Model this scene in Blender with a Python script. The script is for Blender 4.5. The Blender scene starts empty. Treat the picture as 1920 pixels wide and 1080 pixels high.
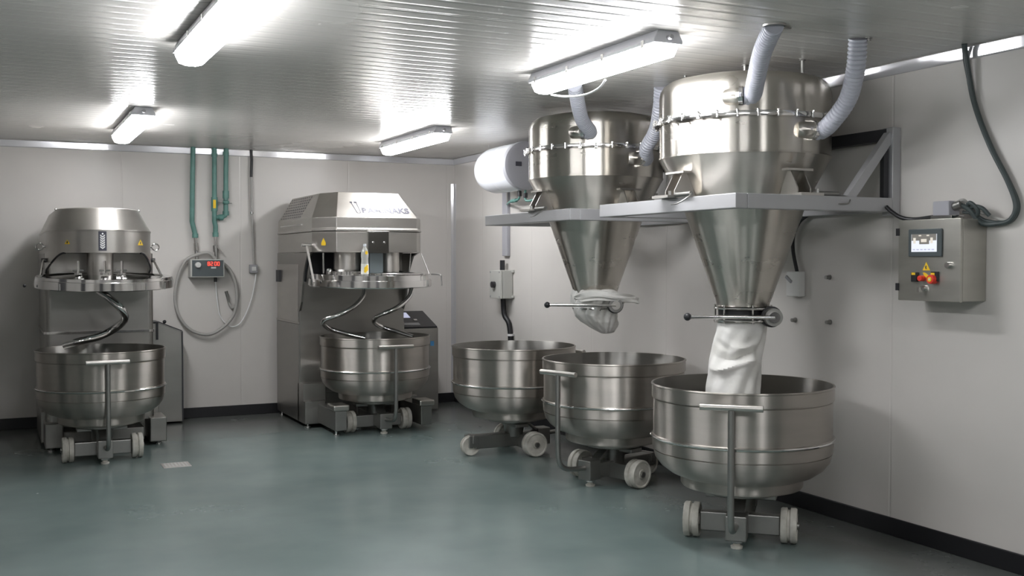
import bpy, bmesh, math, random
from mathutils import Vector, Matrix
random.seed(4)
PI = math.pi
C = bpy.context.scene.collection

# ------------------------------------------------------------------ camera
CAM = Vector((0, 0, 1.6)); YAW = math.radians(25.95); PITCH = math.radians(1.49); FPX = 2000.0
cd = bpy.data.cameras.new('camera'); cam = bpy.data.objects.new('camera', cd); C.objects.link(cam)
cam.location = CAM; cam.rotation_euler = (PI/2 - PITCH, 0, -YAW)
cd.sensor_width = 36; cd.lens = FPX/1920*36; cd.clip_start = .05
bpy.context.scene.camera = cam
vs = bpy.context.scene.view_settings
vs.view_transform = 'Standard'; vs.look = 'None'; vs.gamma = 1; vs.use_curve_mapping = False
vs.exposure = 0.97
w = bpy.data.worlds.new('world'); bpy.context.scene.world = w; w.use_nodes = True
w.node_tree.nodes['Background'].inputs[0].default_value = (.5, .52, .55, 1)
w.node_tree.nodes['Background'].inputs[1].default_value = .1
LAMP = 24.0          # strength of every fluorescent diffuser

# room
XR, YB, H, XL, YF = 4.69, 11.12, 2.74, -3.2, -2.0
RM = cam.rotation_euler.to_matrix()
FW = Vector((math.sin(YAW), math.cos(YAW), 0)); RT = Vector((math.cos(YAW), -math.sin(YAW), 0))

def at(px, py, X=None, Y=None, Z=None, d=None):
    """real place of something seen in the photograph, on a known plane"""
    v = RM @ Vector(((px-960)/FPX, -(py-540)/FPX, -1))
    if X is not None: t = (X-CAM.x)/v.x
    elif Y is not None: t = (Y-CAM.y)/v.y
    elif Z is not None: t = (Z-CAM.z)/v.z
    else: t = d/(v.dot(FW))
    return CAM + v*t

# ------------------------------------------------------------------ materials
M = {}
def mat(name, col, rough=.5, metal=0., **k):
    m = bpy.data.materials.new(name); m.use_nodes = True
    b = m.node_tree.nodes['Principled BSDF']
    b.inputs['Base Color'].default_value = (*col, 1)
    b.inputs['Roughness'].default_value = rough; b.inputs['Metallic'].default_value = metal
    for kk, v in k.items():
        b.inputs[kk.replace('_', ' ')].default_value = v
    M[name] = m
    return m, m.node_tree, b
def N(nt, t, **k):
    n = nt.nodes.new(t)
    for a, v in k.items(): setattr(n, a, v)
    return n
def noise_mix(nt, b, c1, c2, scale, stretch=(1, 1, 1), lo=.35, hi=.65, detail=4):
    tc = N(nt, 'ShaderNodeTexCoord'); mp = N(nt, 'ShaderNodeMapping'); mp.inputs['Scale'].default_value = stretch
    no = N(nt, 'ShaderNodeTexNoise'); no.inputs['Scale'].default_value = scale; no.inputs['Detail'].default_value = detail
    r = N(nt, 'ShaderNodeValToRGB'); r.color_ramp.elements[0].position = lo; r.color_ramp.elements[1].position = hi
    r.color_ramp.elements[0].color = (*c1, 1); r.color_ramp.elements[1].color = (*c2, 1)
    nt.links.new(tc.outputs['Object'], mp.inputs[0]); nt.links.new(mp.outputs[0], no.inputs[0])
    nt.links.new(no.outputs[0], r.inputs[0])
    if b is not None: nt.links.new(r.outputs[0], b.inputs['Base Color'])
    return r, no, tc, mp
def rough_from(nt, b, no, a, c):
    mr = N(nt, 'ShaderNodeMapRange'); mr.inputs[3].default_value = a; mr.inputs[4].default_value = c
    nt.links.new(no.outputs[0], mr.inputs[0]); nt.links.new(mr.outputs[0], b.inputs['Roughness'])
def bump(nt, b, sock, strength=.1, dist=.01):
    bu = N(nt, 'ShaderNodeBump'); bu.inputs['Strength'].default_value = strength; bu.inputs['Distance'].default_value = dist
    nt.links.new(sock, bu.inputs['Height']); nt.links.new(bu.outputs[0], b.inputs['Normal'])

def steel(name, col, r0, r1, stretch, aniso=0., radial=False, scale=3, bs=.02):
    m, nt, b = mat(name, col, .3, 1.)
    r, no, tc, mp = noise_mix(nt, b, tuple(c*.95 for c in col), tuple(min(1, c*1.04) for c in col), scale, stretch)
    rough_from(nt, b, no, r0, r1)
    no2 = N(nt, 'ShaderNodeTexNoise'); no2.inputs['Scale'].default_value = 2.2
    nt.links.new(tc.outputs['Object'], no2.inputs[0])
    if bs: bump(nt, b, no2.outputs[0], bs, .05)
    if aniso:
        b.inputs['Anisotropic'].default_value = aniso; b.inputs['Anisotropic Rotation'].default_value = .25
        if radial:
            t = N(nt, 'ShaderNodeTangent', direction_type='RADIAL', axis='Z'); nt.links.new(t.outputs[0], b.inputs['Tangent'])
    return m
steel('bowl_steel', (.46, .43, .395), .36, .42, (1, 1, 8), 1., True, 2, .0)
steel('bowl_inner', (.34, .33, .31), .34, .40, (1, 1, 8), 1., True, 2, .0)
steel('hopper_steel', (.60, .57, .52), .25, .31, (1, 1, 3), 1., True, 2.5, .012)
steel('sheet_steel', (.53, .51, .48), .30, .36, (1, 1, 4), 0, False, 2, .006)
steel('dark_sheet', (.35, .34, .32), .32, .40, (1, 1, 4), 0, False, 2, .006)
steel('polished', (.72, .71, .70), .06, .16, (3, 3, 3), 0, False, 2)
steel('cast_steel', (.33, .325, .31), .35, .5, (1, 1, 1), 0, False, 8)
steel('box_steel', (.50, .49, .45), .3, .42, (2, 2, 8), 0, False, 2)
mat('frame_paint', (.43, .43, .44), .38, .35)
mat('frame_dark', (.045, .045, .05), .5, .3)
m, nt, b = mat('nylon_wheel', (.62, .60, .54), .45); noise_mix(nt, b, (.45, .43, .38), (.68, .66, .60), 12)
mat('black_rubber', (.012, .012, .014), .45)
mat('black_plastic', (.02, .02, .023), .35)
mat('grey_plastic', (.30, .30, .31), .45)
mat('light_plastic', (.62, .62, .60), .4)
mat('box_grey', (.47, .47, .44), .4)
mat('panel_slate', (.075, .09, .095), .4)
m, nt, b = mat('green_pipe', (.10, .235, .205), .42); noise_mix(nt, b, (.08, .19, .165), (.115, .26, .225), 9)
mat('yellow', (.85, .56, .02), .5); mat('red', (.75, .05, .03), .4); mat('green', (.02, .28, .12), .4)
mat('white_enamel', (.78, .80, .84), .25); mat('heater_cap', (.36, .36, .39), .4)
mat('white_cable', (.75, .75, .75), .45); mat('cable_grey', (.36, .35, .33), .5); mat('cable_dark', (.05, .065, .065), .45)
mat('ink', (.05, .05, .07), .5); mat('white_ink', (.75, .75, .75), .5); mat('blue_ink', (.05, .2, .4), .5)
mat('fixture_body', (.58, .58, .61), .45)
mat('post_blue', (.16, .19, .20), .4, .3)
steel('dark_plate', (.17, .165, .155), .2, .3, (1, 1, 1))
mat('bottle_clear', (.80, .80, .76), .12, 0, Transmission_Weight=.55, IOR=1.45)
mat('bottle_label', (.72, .72, .66), .4); mat('drain_metal', (.55, .52, .50), .4, .5)
m, nt, b = mat('cloth', (.74, .73, .70), .85, 0, Sheen_Weight=.2); _, no, _, _ = noise_mix(nt, b, (.66, .65, .61), (.78, .77, .745), 6); bump(nt, b, no.outputs[0], .3, .02)
m, nt, b = mat('hose_clear', (.50, .51, .57), .28, 0)
mat('hose_rib', (.42, .43, .50), .35)
def emis(name, col, s, base=(.8, .8, .8)):
    m, nt, b = mat(name, base, .3); b.inputs['Emission Color'].default_value = (*col, 1); b.inputs['Emission Strength'].default_value = s
emis('diffuser', (.97, .975, 1.), LAMP)
emis('led_red', (1, .06, .03), 1.6, (.3, .02, .02)); emis('lcd', (.62, .64, .85), .35, (.2, .2, .25))
emis('lcd_white', (.85, .9, 1), .42, (.3, .3, .3)); emis('lcd_grey', (.35, .32, .27), .2, (.1, .1, .1)); emis('lcd_cream', (.9, .82, .68), .35, (.3, .3, .3))

# walls: white sandwich panels with shallow vertical ribs; dirt film low down is left out
def panel_mat(name, axis, pitch, col, rough, joint, groove=.25):
    m, nt, b = mat(name, col, rough)
    r, no, tc, mp = noise_mix(nt, b, tuple(c*.93 for c in col), tuple(c*1.03 for c in col), .9, (1, 1, 1), .3, .7)
    rough_from(nt, b, no, rough*.8, rough*1.25)
    sp = N(nt, 'ShaderNodeSeparateXYZ'); nt.links.new(tc.outputs['Object'], sp.inputs[0])
    def saw(p, width):
        d = N(nt, 'ShaderNodeMath', operation='DIVIDE'); d.inputs[1].default_value = p
        nt.links.new(sp.outputs[axis], d.inputs[0])
        f = N(nt, 'ShaderNodeMath', operation='FRACT'); nt.links.new(d.outputs[0], f.inputs[0])
        s = N(nt, 'ShaderNodeMath', operation='SUBTRACT'); s.inputs[1].default_value = .5; nt.links.new(f.outputs[0], s.inputs[0])
        a = N(nt, 'ShaderNodeMath', operation='ABSOLUTE'); nt.links.new(s.outputs[0], a.inputs[0])
        mr = N(nt, 'ShaderNodeMapRange'); mr.interpolation_type = 'SMOOTHSTEP'
        mr.inputs[1].default_value = .5 - width/p; mr.inputs[2].default_value = .5
        mr.inputs[3].default_value = 1; mr.inputs[4].default_value = 0
        nt.links.new(a.outputs[0], mr.inputs[0]); return mr
    a1 = saw(pitch, pitch*.22); a2 = saw(joint, .012)
    ad = N(nt, 'ShaderNodeMath', operation='MULTIPLY_ADD'); ad.inputs[1].default_value = groove
    nt.links.new(a1.outputs[0], ad.inputs[0]); nt.links.new(a2.outputs[0], ad.inputs[2])
    bump(nt, b, ad.outputs[0], .5, .004)
    return m
panel_mat('wall_paint_x', 0, .19, (.60, .575, .545), .33, 1.15, .12)
panel_mat('wall_paint_y', 1, .19, (.60, .575, .545), .33, 1.15, .12)
panel_mat('ceiling_paint', 1, .125, (.66, .64, .605), .25, 1.15, 1.0)
mat('cove', (.66, .66, .68), .12, .4)
mat('door_dark', (.06, .06, .065), .4)
mat('base_black', (.008, .008, .010), .45)
# floor: teal epoxy, worn and soiled in patches
m, nt, b = mat('floor_epoxy', (.13, .21, .20), .2)
r, no, tc, mp = noise_mix(nt, None, (.130, .174, .168), (.178, .228, .218), 1.3, (1, 1, 1), .3, .7)
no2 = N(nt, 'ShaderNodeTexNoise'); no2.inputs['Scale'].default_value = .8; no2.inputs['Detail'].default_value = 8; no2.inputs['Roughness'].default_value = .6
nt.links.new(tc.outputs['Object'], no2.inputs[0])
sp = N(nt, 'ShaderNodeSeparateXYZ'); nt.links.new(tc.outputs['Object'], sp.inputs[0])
# grime and painted shade darken the floor along back and right walls, under machines
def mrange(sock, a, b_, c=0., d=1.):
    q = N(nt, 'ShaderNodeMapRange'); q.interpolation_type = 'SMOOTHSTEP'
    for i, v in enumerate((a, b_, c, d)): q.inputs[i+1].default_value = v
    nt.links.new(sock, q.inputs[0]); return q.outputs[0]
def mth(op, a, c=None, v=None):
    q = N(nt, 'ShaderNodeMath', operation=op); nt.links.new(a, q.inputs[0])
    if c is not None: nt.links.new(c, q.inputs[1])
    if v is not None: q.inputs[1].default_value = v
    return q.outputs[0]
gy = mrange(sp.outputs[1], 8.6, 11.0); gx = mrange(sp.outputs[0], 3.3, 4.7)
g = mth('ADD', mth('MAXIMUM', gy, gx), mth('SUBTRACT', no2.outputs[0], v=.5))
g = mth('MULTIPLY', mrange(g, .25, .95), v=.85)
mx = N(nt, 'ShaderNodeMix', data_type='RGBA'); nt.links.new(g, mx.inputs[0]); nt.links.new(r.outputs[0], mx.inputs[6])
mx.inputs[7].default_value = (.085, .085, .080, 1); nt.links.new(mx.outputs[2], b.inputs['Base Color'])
mr = N(nt, 'ShaderNodeMapRange'); mr.inputs[3].default_value = .16; mr.inputs[4].default_value = .34
nt.links.new(no2.outputs[0], mr.inputs[0]); nt.links.new(mr.outputs[0], b.inputs['Roughness'])

# ------------------------------------------------------------------ builders
ORG = {}
class MB:
    def __init__(s): s.bm = bmesh.new()
    def face(s, vs_, smooth=False):
        try:
            f = s.bm.faces.new(vs_); f.smooth = smooth; return f
        except ValueError: return None
    def box(s, lo, hi, rot=None, piv=None):
        x0, y0, z0 = lo; x1, y1, z1 = hi
        P = [Vector(p) for p in ((x0,y0,z0),(x1,y0,z0),(x1,y1,z0),(x0,y1,z0),(x0,y0,z1),(x1,y0,z1),(x1,y1,z1),(x0,y1,z1))]
        if rot is not None:
            pv = Vector(piv) if piv else Vector(((x0+x1)/2, (y0+y1)/2, (z0+z1)/2))
            P = [pv + rot @ (p-pv) for p in P]
        v = [s.bm.verts.new(p) for p in P]
        for f in ((3,2,1,0),(4,5,6,7),(0,1,5,4),(1,2,6,5),(2,3,7,6),(3,0,4,7)): s.face([v[i] for i in f])
        return s
    def bar(s, a, b, wy, wz):
        """rectangular bar between two points, wz measured towards world up"""
        a, b = Vector(a), Vector(b); t = (b-a).normalized()
        u = Vector((0, 0, 1)) if abs(t.z) < .95 else Vector((0, 1, 0))
        sd = t.cross(u).normalized(); u = sd.cross(t)
        L = []
        for p in (a, b):
            L.append([s.bm.verts.new(p + sd*x*wy/2 + u*y*wz/2) for x, y in ((-1,-1),(1,-1),(1,1),(-1,1))])
        for i in range(4): s.face([L[0][i], L[0][(i+1)%4], L[1][(i+1)%4], L[1][i]])
        s.face(L[0][::-1]); s.face(L[1]); return s
    def loops(s, loops, closed=True, cap0=True, cap1=True, smooth=True):
        V = [[s.bm.verts.new(p) for p in l] for l in loops]; n = len(V[0])
        for a, b in zip(V, V[1:]):
            for i in range(n if closed else n-1):
                j = (i+1) % n; s.face([a[i], a[j], b[j], b[i]], smooth)
        if cap0: s.face(V[0][::-1])
        if cap1: s.face(V[-1])
        return s
    def lathe(s, prof, c=(0,0,0), n=64, axis='Z', smooth=True, cap=False):
        c = Vector(c); L = []
        for r, h in prof:
            l = []
            for i in range(n):
                a = 2*PI*i/n; x, y = r*math.cos(a), r*math.sin(a)
                q = {'Z': (x, y, h), 'X': (h, x, y), 'Y': (y, h, x)}[axis]
                l.append(c + Vector(q))
            L.append(l)
        s.loops(L, True, cap, cap, smooth); return s
    def cyl(s, a, b, r, n=20, r2=None, smooth=True):
        return s.tube([a, b], r, n, r_end=r2, smooth=smooth)
    def tube(s, pts, r, n=12, r_end=None, rf=None, smooth=True, caps=True):
        P = [Vector(p) for p in pts]; L = []
        t0 = (P[1]-P[0]).normalized(); u = Vector((0,0,1)) if abs(t0.z) < .9 else Vector((1,0,0))
        sd = t0.cross(u).normalized()
        for i, p in enumerate(P):
            t = (P[min(i+1, len(P)-1)] - P[max(i-1, 0)]).normalized()
            sd = (sd - t*sd.dot(t)).normalized(); up = t.cross(sd)
            rr = r
            if r_end is not None: rr = r + (r_end-r)*i/(len(P)-1)
            if rf: rr = rf(i)
            L.append([p + (sd*math.cos(2*PI*k/n) + up*math.sin(2*PI*k/n))*rr for k in range(n)])
        return s.loops(L, True, caps, caps, smooth)
    def prism(s, poly, f, t0, t1):
        """poly of 2-d points, f maps (a, b, t) to space"""
        return s.loops([[Vector(f(a, b, t0)) for a, b in poly], [Vector(f(a, b, t1)) for a, b in poly]], smooth=False)
    def ball(s, c, r, n=16, sz=1.):
        prof = [(max(1e-4, r*math.sin(PI*i/10)), -r*sz*math.cos(PI*i/10)) for i in range(11)]
        return s.lathe(prof, c, n)
    def torus(s, c, R, r, axis='Y', n=28, m=8):
        c = Vector(c); L = []
        for i in range(n+1):
            a = 2*PI*i/n
            d = {'Y': Vector((math.cos(a), 0, math.sin(a))), 'Z': Vector((math.cos(a), math.sin(a), 0)), 'X': Vector((0, math.cos(a), math.sin(a)))}[axis]
            ax = {'Y': Vector((0,1,0)), 'Z': Vector((0,0,1)), 'X': Vector((1,0,0))}[axis]
            L.append([c + d*(R + r*math.cos(2*PI*k/m)) + ax*r*math.sin(2*PI*k/m) for k in range(m)])
        return s.loops(L, True, False, False)
    def build(s, name, m, parent=None, bev=0, sub=0, solid=0, origin=None):
        me = bpy.data.meshes.new(name)
        bmesh.ops.remove_doubles(s.bm, verts=s.bm.verts, dist=1e-6)
        bmesh.ops.recalc_face_normals(s.bm, faces=s.bm.faces)
        o = bpy.data.objects.new(name, me); C.objects.link(o)
        if parent is not None: org = ORG[parent.name]; o.parent = parent
        elif origin is not None: org = Vector(origin); o.location = org
        else:
            zs = [v.co for v in s.bm.verts]; n = len(zs)
            org = Vector((sum(v.x for v in zs)/n, sum(v.y for v in zs)/n, min(v.z for v in zs))); o.location = org
        ORG[o.name] = org.copy()
        for v in s.bm.verts: v.co -= org
        lim = math.radians(32)
        for e in s.bm.edges:
            if len(e.link_faces) == 2 and e.calc_face_angle(0) > lim: e.smooth = False
        anysm = any(f.smooth for f in s.bm.faces)
        s.bm.to_mesh(me); s.bm.free(); me.materials.append(M[m] if isinstance(m, str) else m)
        if solid:
            q = o.modifiers.new('solid', 'SOLIDIFY'); q.thickness = solid; q.offset = 0
        if bev:
            q = o.modifiers.new('bevel', 'BEVEL'); q.width = bev; q.segments = 2; q.limit_method = 'ANGLE'; q.angle_limit = math.radians(35)
        if anysm and not bev and not sub:
            q = o.modifiers.new('normals', 'WEIGHTED_NORMAL'); q.keep_sharp = True; q.weight = 80
        if sub:
            q = o.modifiers.new('sub', 'SUBSURF'); q.levels = sub; q.render_levels = sub
        return o
def tag(o, label, cat, group=None, kind=None):
    o['label'] = label; o['category'] = cat
    if group: o['group'] = group
    if kind: o['kind'] = kind
    return o
def root(name, loc, label, cat, group=None):
    o = bpy.data.objects.new(name, None); C.objects.link(o); o.location = loc; o.empty_display_size = .1
    ORG[o.name] = Vector(loc); return tag(o, label, cat, group)
def struct(name, mb, m, **k):
    o = mb.build(name, m, origin=(0, 0, 0), **k); o['kind'] = 'structure'; return o
def copy_tree(o, parent=None):
    c = o.copy(); C.objects.link(c)
    if parent is not None: c.parent = parent
    for ch in [x for x in KIDS.get(o.name, [])]: copy_tree(ch, c)
    return c
KIDS = {}
def index_kids():
    KIDS.clear()
    for o in C.objects:
        if o.parent: KIDS.setdefault(o.parent.name, []).append(o)
def smooth_path(pts, n=8):
    P = [Vector(p) for p in pts]; P = [P[0]*2-P[1]] + P + [P[-1]*2-P[-2]]; out = []
    for i in range(1, len(P)-2):
        a, b, c, d = P[i-1:i+3]
        for k in range(n):
            t = k/n
            out.append(.5*((2*b) + (c-a)*t + (2*a-5*b+4*c-d)*t*t + (3*b-a-3*c+d)*t**3))
    out.append(P[-2]); return out
def even(pts, step):
    out = [pts[0]]; acc = 0
    for a, b in zip(pts, pts[1:]):
        L = (b-a).length
        if L == 0: continue
        while acc + L >= step:
            t = (step-acc)/L; a = a + (b-a)*t; out.append(a.copy()); L = (b-a).length; acc = 0
            if L == 0: break
        acc += L
    return out
def text(name, body, size, loc, rot, m, parent):
    cu = bpy.data.curves.new(name, 'FONT'); cu.body = body; cu.size = size; cu.extrude = .0008; cu.offset = .0035
    tmp = bpy.data.objects.new(name+'_curve', cu); C.objects.link(tmp); bpy.context.view_layer.update()
    me = bpy.data.meshes.new_from_object(tmp.evaluated_get(bpy.context.evaluated_depsgraph_get()))
    bpy.data.objects.remove(tmp); me.materials.clear(); me.materials.append(M[m])
    o = bpy.data.objects.new(name, me); C.objects.link(o)
    o.parent = parent; o.location = Vector(loc)-ORG[parent.name]; o.rotation_euler = rot
    ORG[o.name] = ORG[parent.name]; return o
Rz = lambda a: Matrix.Rotation(a, 3, 'Z')

# ------------------------------------------------------------------ the setting
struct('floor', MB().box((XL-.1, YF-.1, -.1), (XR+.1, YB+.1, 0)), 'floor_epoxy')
struct('ceiling', MB().box((XL-.1, YF-.1, H), (XR+.1, YB+.1, H+.1)), 'ceiling_paint')
struct('wall_back', MB().box((XL-.1, YB, 0), (XR+.1, YB+.1, H)), 'wall_paint_x')
struct('wall_right', MB().box((XR, YF-.1, 0), (XR+.1, YB+.1, H)), 'wall_paint_y')
struct('wall_left', MB().box((XL-.1, YF-.1, 0), (XL, YB+.1, H)), 'wall_paint_y')
struct('wall_front', MB().box((XL-.1, YF-.1, 0), (XR+.1, YF, H)), 'wall_paint_x')
for n_, (lo, hi) in enumerate((((1.55, YF, 0), (2.75, YF+.04, 2.15)), ((-1.9, YF, 0), (-.75, YF+.04, 2.15)), ((XL, 3.6, 0), (XL+.04, 4.8, 2.15)), ((XL, 7.4, 0), (XL+.04, 8.5, 2.15)))):
    struct('door_%d' % (n_+1), MB().box(lo, hi), 'door_dark', bev=.01)  # unseen dark panels, added to put dark stripes into the steel's reflections
bh = .105
struct('baseboard_back', MB().box((XL, YB-.014, 0), (XR, YB, bh)), 'base_black', bev=.004)
struct('baseboard_right', MB().box((XR-.014, YF, 0), (XR, YB, bh)), 'base_black', bev=.004)
struct('baseboard_left', MB().box((XL, YF, 0), (XL+.014, YB, bh)), 'base_black', bev=.004)
def cove(name, poly, f, a, b):
    struct(name, MB().prism(poly, f, a, b), 'cove', bev=.003)
cp = [(0, .004), (.022, .006), (.024, .010), (.0166, .068), (.012, .072), (0, .072)]
cpb = [(0, .004), (.022, .006), (.024, .010), (.0203, .068), (.015, .072), (0, .072)]
cove('trim_1', cpb, lambda a, b, t: (t, YB-a, H-b), XL, XR)
cove('trim_2', cp, lambda a, b, t: (XR-a, t, H-b), YF, YB)
cove('trim_3', cp, lambda a, b, t: (XL+a, t, H-b), YF, YB)
cove('trim_4', [(0, 0), (.045, 0), (.02, .02), (0, .045)], lambda a, b, t: (XR-a, YB-b, t), bh, H-.28)

# ------------------------------------------------------------------ fluorescent lights
def light(xc, y0, y1, label):
    r = root('ceiling_light', (xc, (y0+y1)/2, H-.12), label, 'light', 'fluorescent ceiling lights')
    wd = .085
    body = [(-wd*.72, 0), (wd*.72, 0), (wd, -.045), (wd, -.062), (-wd, -.062), (-wd, -.045)]
    MB().prism(body, lambda a, b, t: (xc+a, t, H+b), y0, y1).build('housing', 'fixture_body', r, bev=.004)
    L = []
    for t, s_ in ((y0+.012, .80), (y0+.04, .97), (y1-.04, .97), (y1-.012, .80)):
        L.append([Vector((xc+a*s_, t, H-.062+b*(1 if s_ > .9 else .75))) for a, b in ((-wd*.95, 0), (-wd*.95, -.018), (-wd*.72, -.056), (-wd*.3, -.066), (wd*.3, -.066), (wd*.72, -.056), (wd*.95, -.018), (wd*.95, 0))])
    MB().loops(L, smooth=False).build('diffuser', 'diffuser', r)
    for k in range(4):
        for sx in (-1, 1):
            yy = y0+.1+(y1-y0-.2)*k/3
            MB().box((xc+sx*wd*.99-.006, yy-.012, H-.075), (xc+sx*wd*.99+.006, yy+.012, H-.04)).build('clip', 'polished', r)
    MB().cyl((xc, y0+.002, H-.035), (xc, y0-.03, H-.035), .012).build('cable_gland', 'grey_plastic', r)
    return r
light(3.03, 4.45, 5.83, 'bright fluorescent batten light directly in front of the two hoppers')
light(.94, 4.42, 5.80, 'large fluorescent batten light cut off by the top edge at left')
light(3.45, 8.42, 9.85, 'small distant fluorescent light beside the water heater corner')
light(1.02, 8.35, 9.88, 'small distant fluorescent light between left mixer and green pipes')
for x in (.94, 3.03, -1.4):
    light(x, .4, 1.8, {.94: 'fluorescent batten light straight above the viewer', 3.03: 'fluorescent batten light overhead near the right wall', -1.4: 'fluorescent batten light overhead near the left wall'}[x])
p = smooth_path([at(1034, 178, X=3.02), at(1060, 181, d=6.3), at(1095, 178, d=6.05), at(1122, 166, d=5.9), at(1135, 150, d=5.82)])
tag(MB().tube(p, .006, 8).build('light_cable', 'white_cable'), 'thin white cable looping under the bright light before the hoppers', 'cable')

# ------------------------------------------------------------------ mixing bowls on wheels
def disc_wheel(c, r, wdt, parent, name='wheel'):
    x, y, z = c
    pr = [(.001, -wdt/2), (r*.30, -wdt/2), (r*.34, -wdt/2+.006), (r*.80, -wdt/2+.006), (r*.86, -wdt/2), (r*.95, -wdt/2), (r, -wdt/2+.008), (r, -.010), (r*.88, -.006), (r*.88, .006), (r, .010), (r, wdt/2-.008), (r*.95, wdt/2), (r*.86, wdt/2), (r*.80, wdt/2-.006), (r*.34, wdt/2-.006), (r*.30, wdt/2), (.001, wdt/2)]
    wl = MB().lathe(pr, (x, y, z), 40, 'X').build(name, 'nylon_wheel', parent)
    MB().cyl((x-wdt/2-.012, y, z), (x+wdt/2+.012, y, z), r*.2, 16).build('hub', 'cast_steel', wl)
    return wl
def make_bowl():
    r = root('mixing_bowl', (0, 0, 0), '', 'mixing bowl', 'stainless mixing bowls on wheeled stands')
    R = .515; zr = .893
    outer = [(.17, .283), (.29, .292), (.338, .306), (.346, .318), (.348, .362), (.356, .366), (.41, .386), (.462, .424), (.494, .466), (.505, .507), (.5052, .511), (.499, .512), (.499, .516), (.509, .518),
             (.512, .580), (.518, .586), (.521, .592), (.518, .598), (.506, .603), (.5055, .804), (.501, .805), (.501, .810), (.5135, .812), (R, .818), (R, zr-.012), (R+.004, zr-.006), (R+.002, zr), (R-.008, zr)]
    bw = MB().lathe(outer, n=128).build('bowl', 'bowl_steel', r)
    inner = [(.001, .355), (.18, .36), (.32, .375), (.42, .415), (.475, .465), (.494, .53), (.497, .60), (.497, .82), (R-.008, zr)]
    MB().lathe(inner, n=128).build('bowl_interior', 'bowl_inner', bw)
    MB().lathe([(.5095, .588), (.5205, .586), (.5245, .592), (.5205, .598), (.5095, .600)], n=128).build('bumper_ring', 'polished', bw)
    # wheeled stand
    ch = MB()
    ch.lathe([(.001, .284), (.20, .284), (.20, .262), (.001, .262)], n=48)
    ch.lathe([(.11, .262), (.085, .22), (.075, .13), (.001, .13)], n=32)
    ch.box((-.225, -.095, .045), (.225, -.02, .155)); ch.box((-.05, -.20, .055), (.05, .37, .165))
    ch.box((-.058, -.315, .05), (.058, -.20, .19)); ch.bar((-.2, .02, .245), (.2, .02, .245), .12, .03); ch.bar((0, -.2, .175), (0, -.09, .255), .08, .02); ch.box((-.06, .36, .10), (.06, .40, .17))
    ch.box((-.052, .34, .07), (-.040, .43, .165)); ch.box((.040, .34, .07), (.052, .43, .165))
    st = ch.build('stand', 'cast_steel', r, bev=.006)
    MB().lathe([(.001, 0), (.032, 0), (.034, .012), (.02, .018), (.02, .062), (.001, .062)], (0, -.25, 0), 24).build('foot', 'nylon_wheel', st)
    MB().tube([(0, -.25, .055), (0, -.25, .032)], .036, 6).build('foot_nut', 'polished', st)
    for sx in (-1, 1): disc_wheel((sx*.272, -.055, .1), .1, .088, r)
    disc_wheel((0, .40, .08), .08, .06, r)
    post = smooth_path([(0, -.58, .812), (0, -.582, .6), (0, -.58, .30), (0, -.565, .21), (0, -.52, .165), (0, -.44, .145), (0, -.29, .135)])
    hd = MB().tube(post, .018, 14).build('handle', 'cast_steel', r)
    MB().tube([(-.165, -.58, .825), (-.16, -.58, .825), (.16, -.58, .825), (.165, -.58, .825)], .018, 16).build('handle_grip', 'sheet_steel', hd, bev=.002)
    return r
bowl0 = make_bowl(); index_kids()
bowls = [((.777, 9.15), 0, 'stainless wheeled mixing bowl docked under the left mixer'),
         ((3.235, 9.60), 0, 'stainless wheeled mixing bowl docked under the larger twin spiral mixer'),
         ((3.905, 7.99), 90, 'empty wheeled mixing bowl farthest back of the three by the right wall'),
         ((4.03, 6.60), -72.3, 'wheeled mixing bowl between two others, under the tied cloth hopper'),
         ((3.875, 4.935), -43.4, 'nearest and largest looking wheeled mixing bowl, catching the white cloth sleeve')]
for i, ((x, y), a, lb) in enumerate(bowls):
    o = bowl0 if i == 0 else copy_tree(bowl0)
    o.location = (x, y, 0); o.rotation_euler.z = math.radians(a); o['label'] = lb
    o.scale = (.955, .955, 1) if i == 0 else (1, 1, 1)      # the left mixer takes a slightly narrower bowl

# ------------------------------------------------------------------ mixer parts shared
def tri_sticker(c, h, parent, name='warning_sticker', ax='Y', sgn=-1):
    x, y, z = c; w2 = h*.56
    f = (lambda a, b, t: (x+a, y+sgn*t, z+b)) if ax == 'Y' else (lambda a, b, t: (x+sgn*t, y+a, z+b))
    s = MB().prism([(-w2, -h/2), (w2, -h/2), (0, h/2)], f, .0, .002).build(name, 'yellow', parent)
    MB().prism([(-.004, -h*.32), (.004, -h*.32), (.008, h*.02), (0, h*.0), (.004, h*.18), (-.008, -h*.06), (.0, -h*.04)], f, .002, .003).build('bolt_mark', 'ink', s)
    return s

# ------------------------------------------------------------------ left mixer (single spiral)
X0, X1 = .375, 1.265; XC = .78
A = root('spiral_mixer', (XC, 9.9, 0), 'left single spiral dough mixer with rounded trapezoid head', 'dough mixer')
rc = .07
def rounded_front(x0, x1, yf, yb, r, bulge=0., n=10):
    P = []
    for i in range(7):
        a = PI + PI/2*i/6; P.append((x0+r+r*math.cos(a), yf+bulge+r+r*math.sin(a)))
    for i in range(1, n):
        t = i/n; P.append((x0+r+(x1-x0-2*r)*t, yf+bulge*(1-math.sin(PI*t))))
    for i in range(7):
        a = -PI/2 + PI/2*i/6; P.append((x1-r+r*math.cos(a), yf+bulge+r+r*math.sin(a)))
    P += [(x1, yb), (x0, yb)]
    return P
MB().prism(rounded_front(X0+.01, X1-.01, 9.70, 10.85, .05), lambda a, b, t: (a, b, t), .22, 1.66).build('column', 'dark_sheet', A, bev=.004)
MB().prism(rounded_front(X0, X1, 9.685, 10.86, .05), lambda a, b, t: (a, b, t), .98, 1.0).build('column_seam', 'polished', A)
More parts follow.
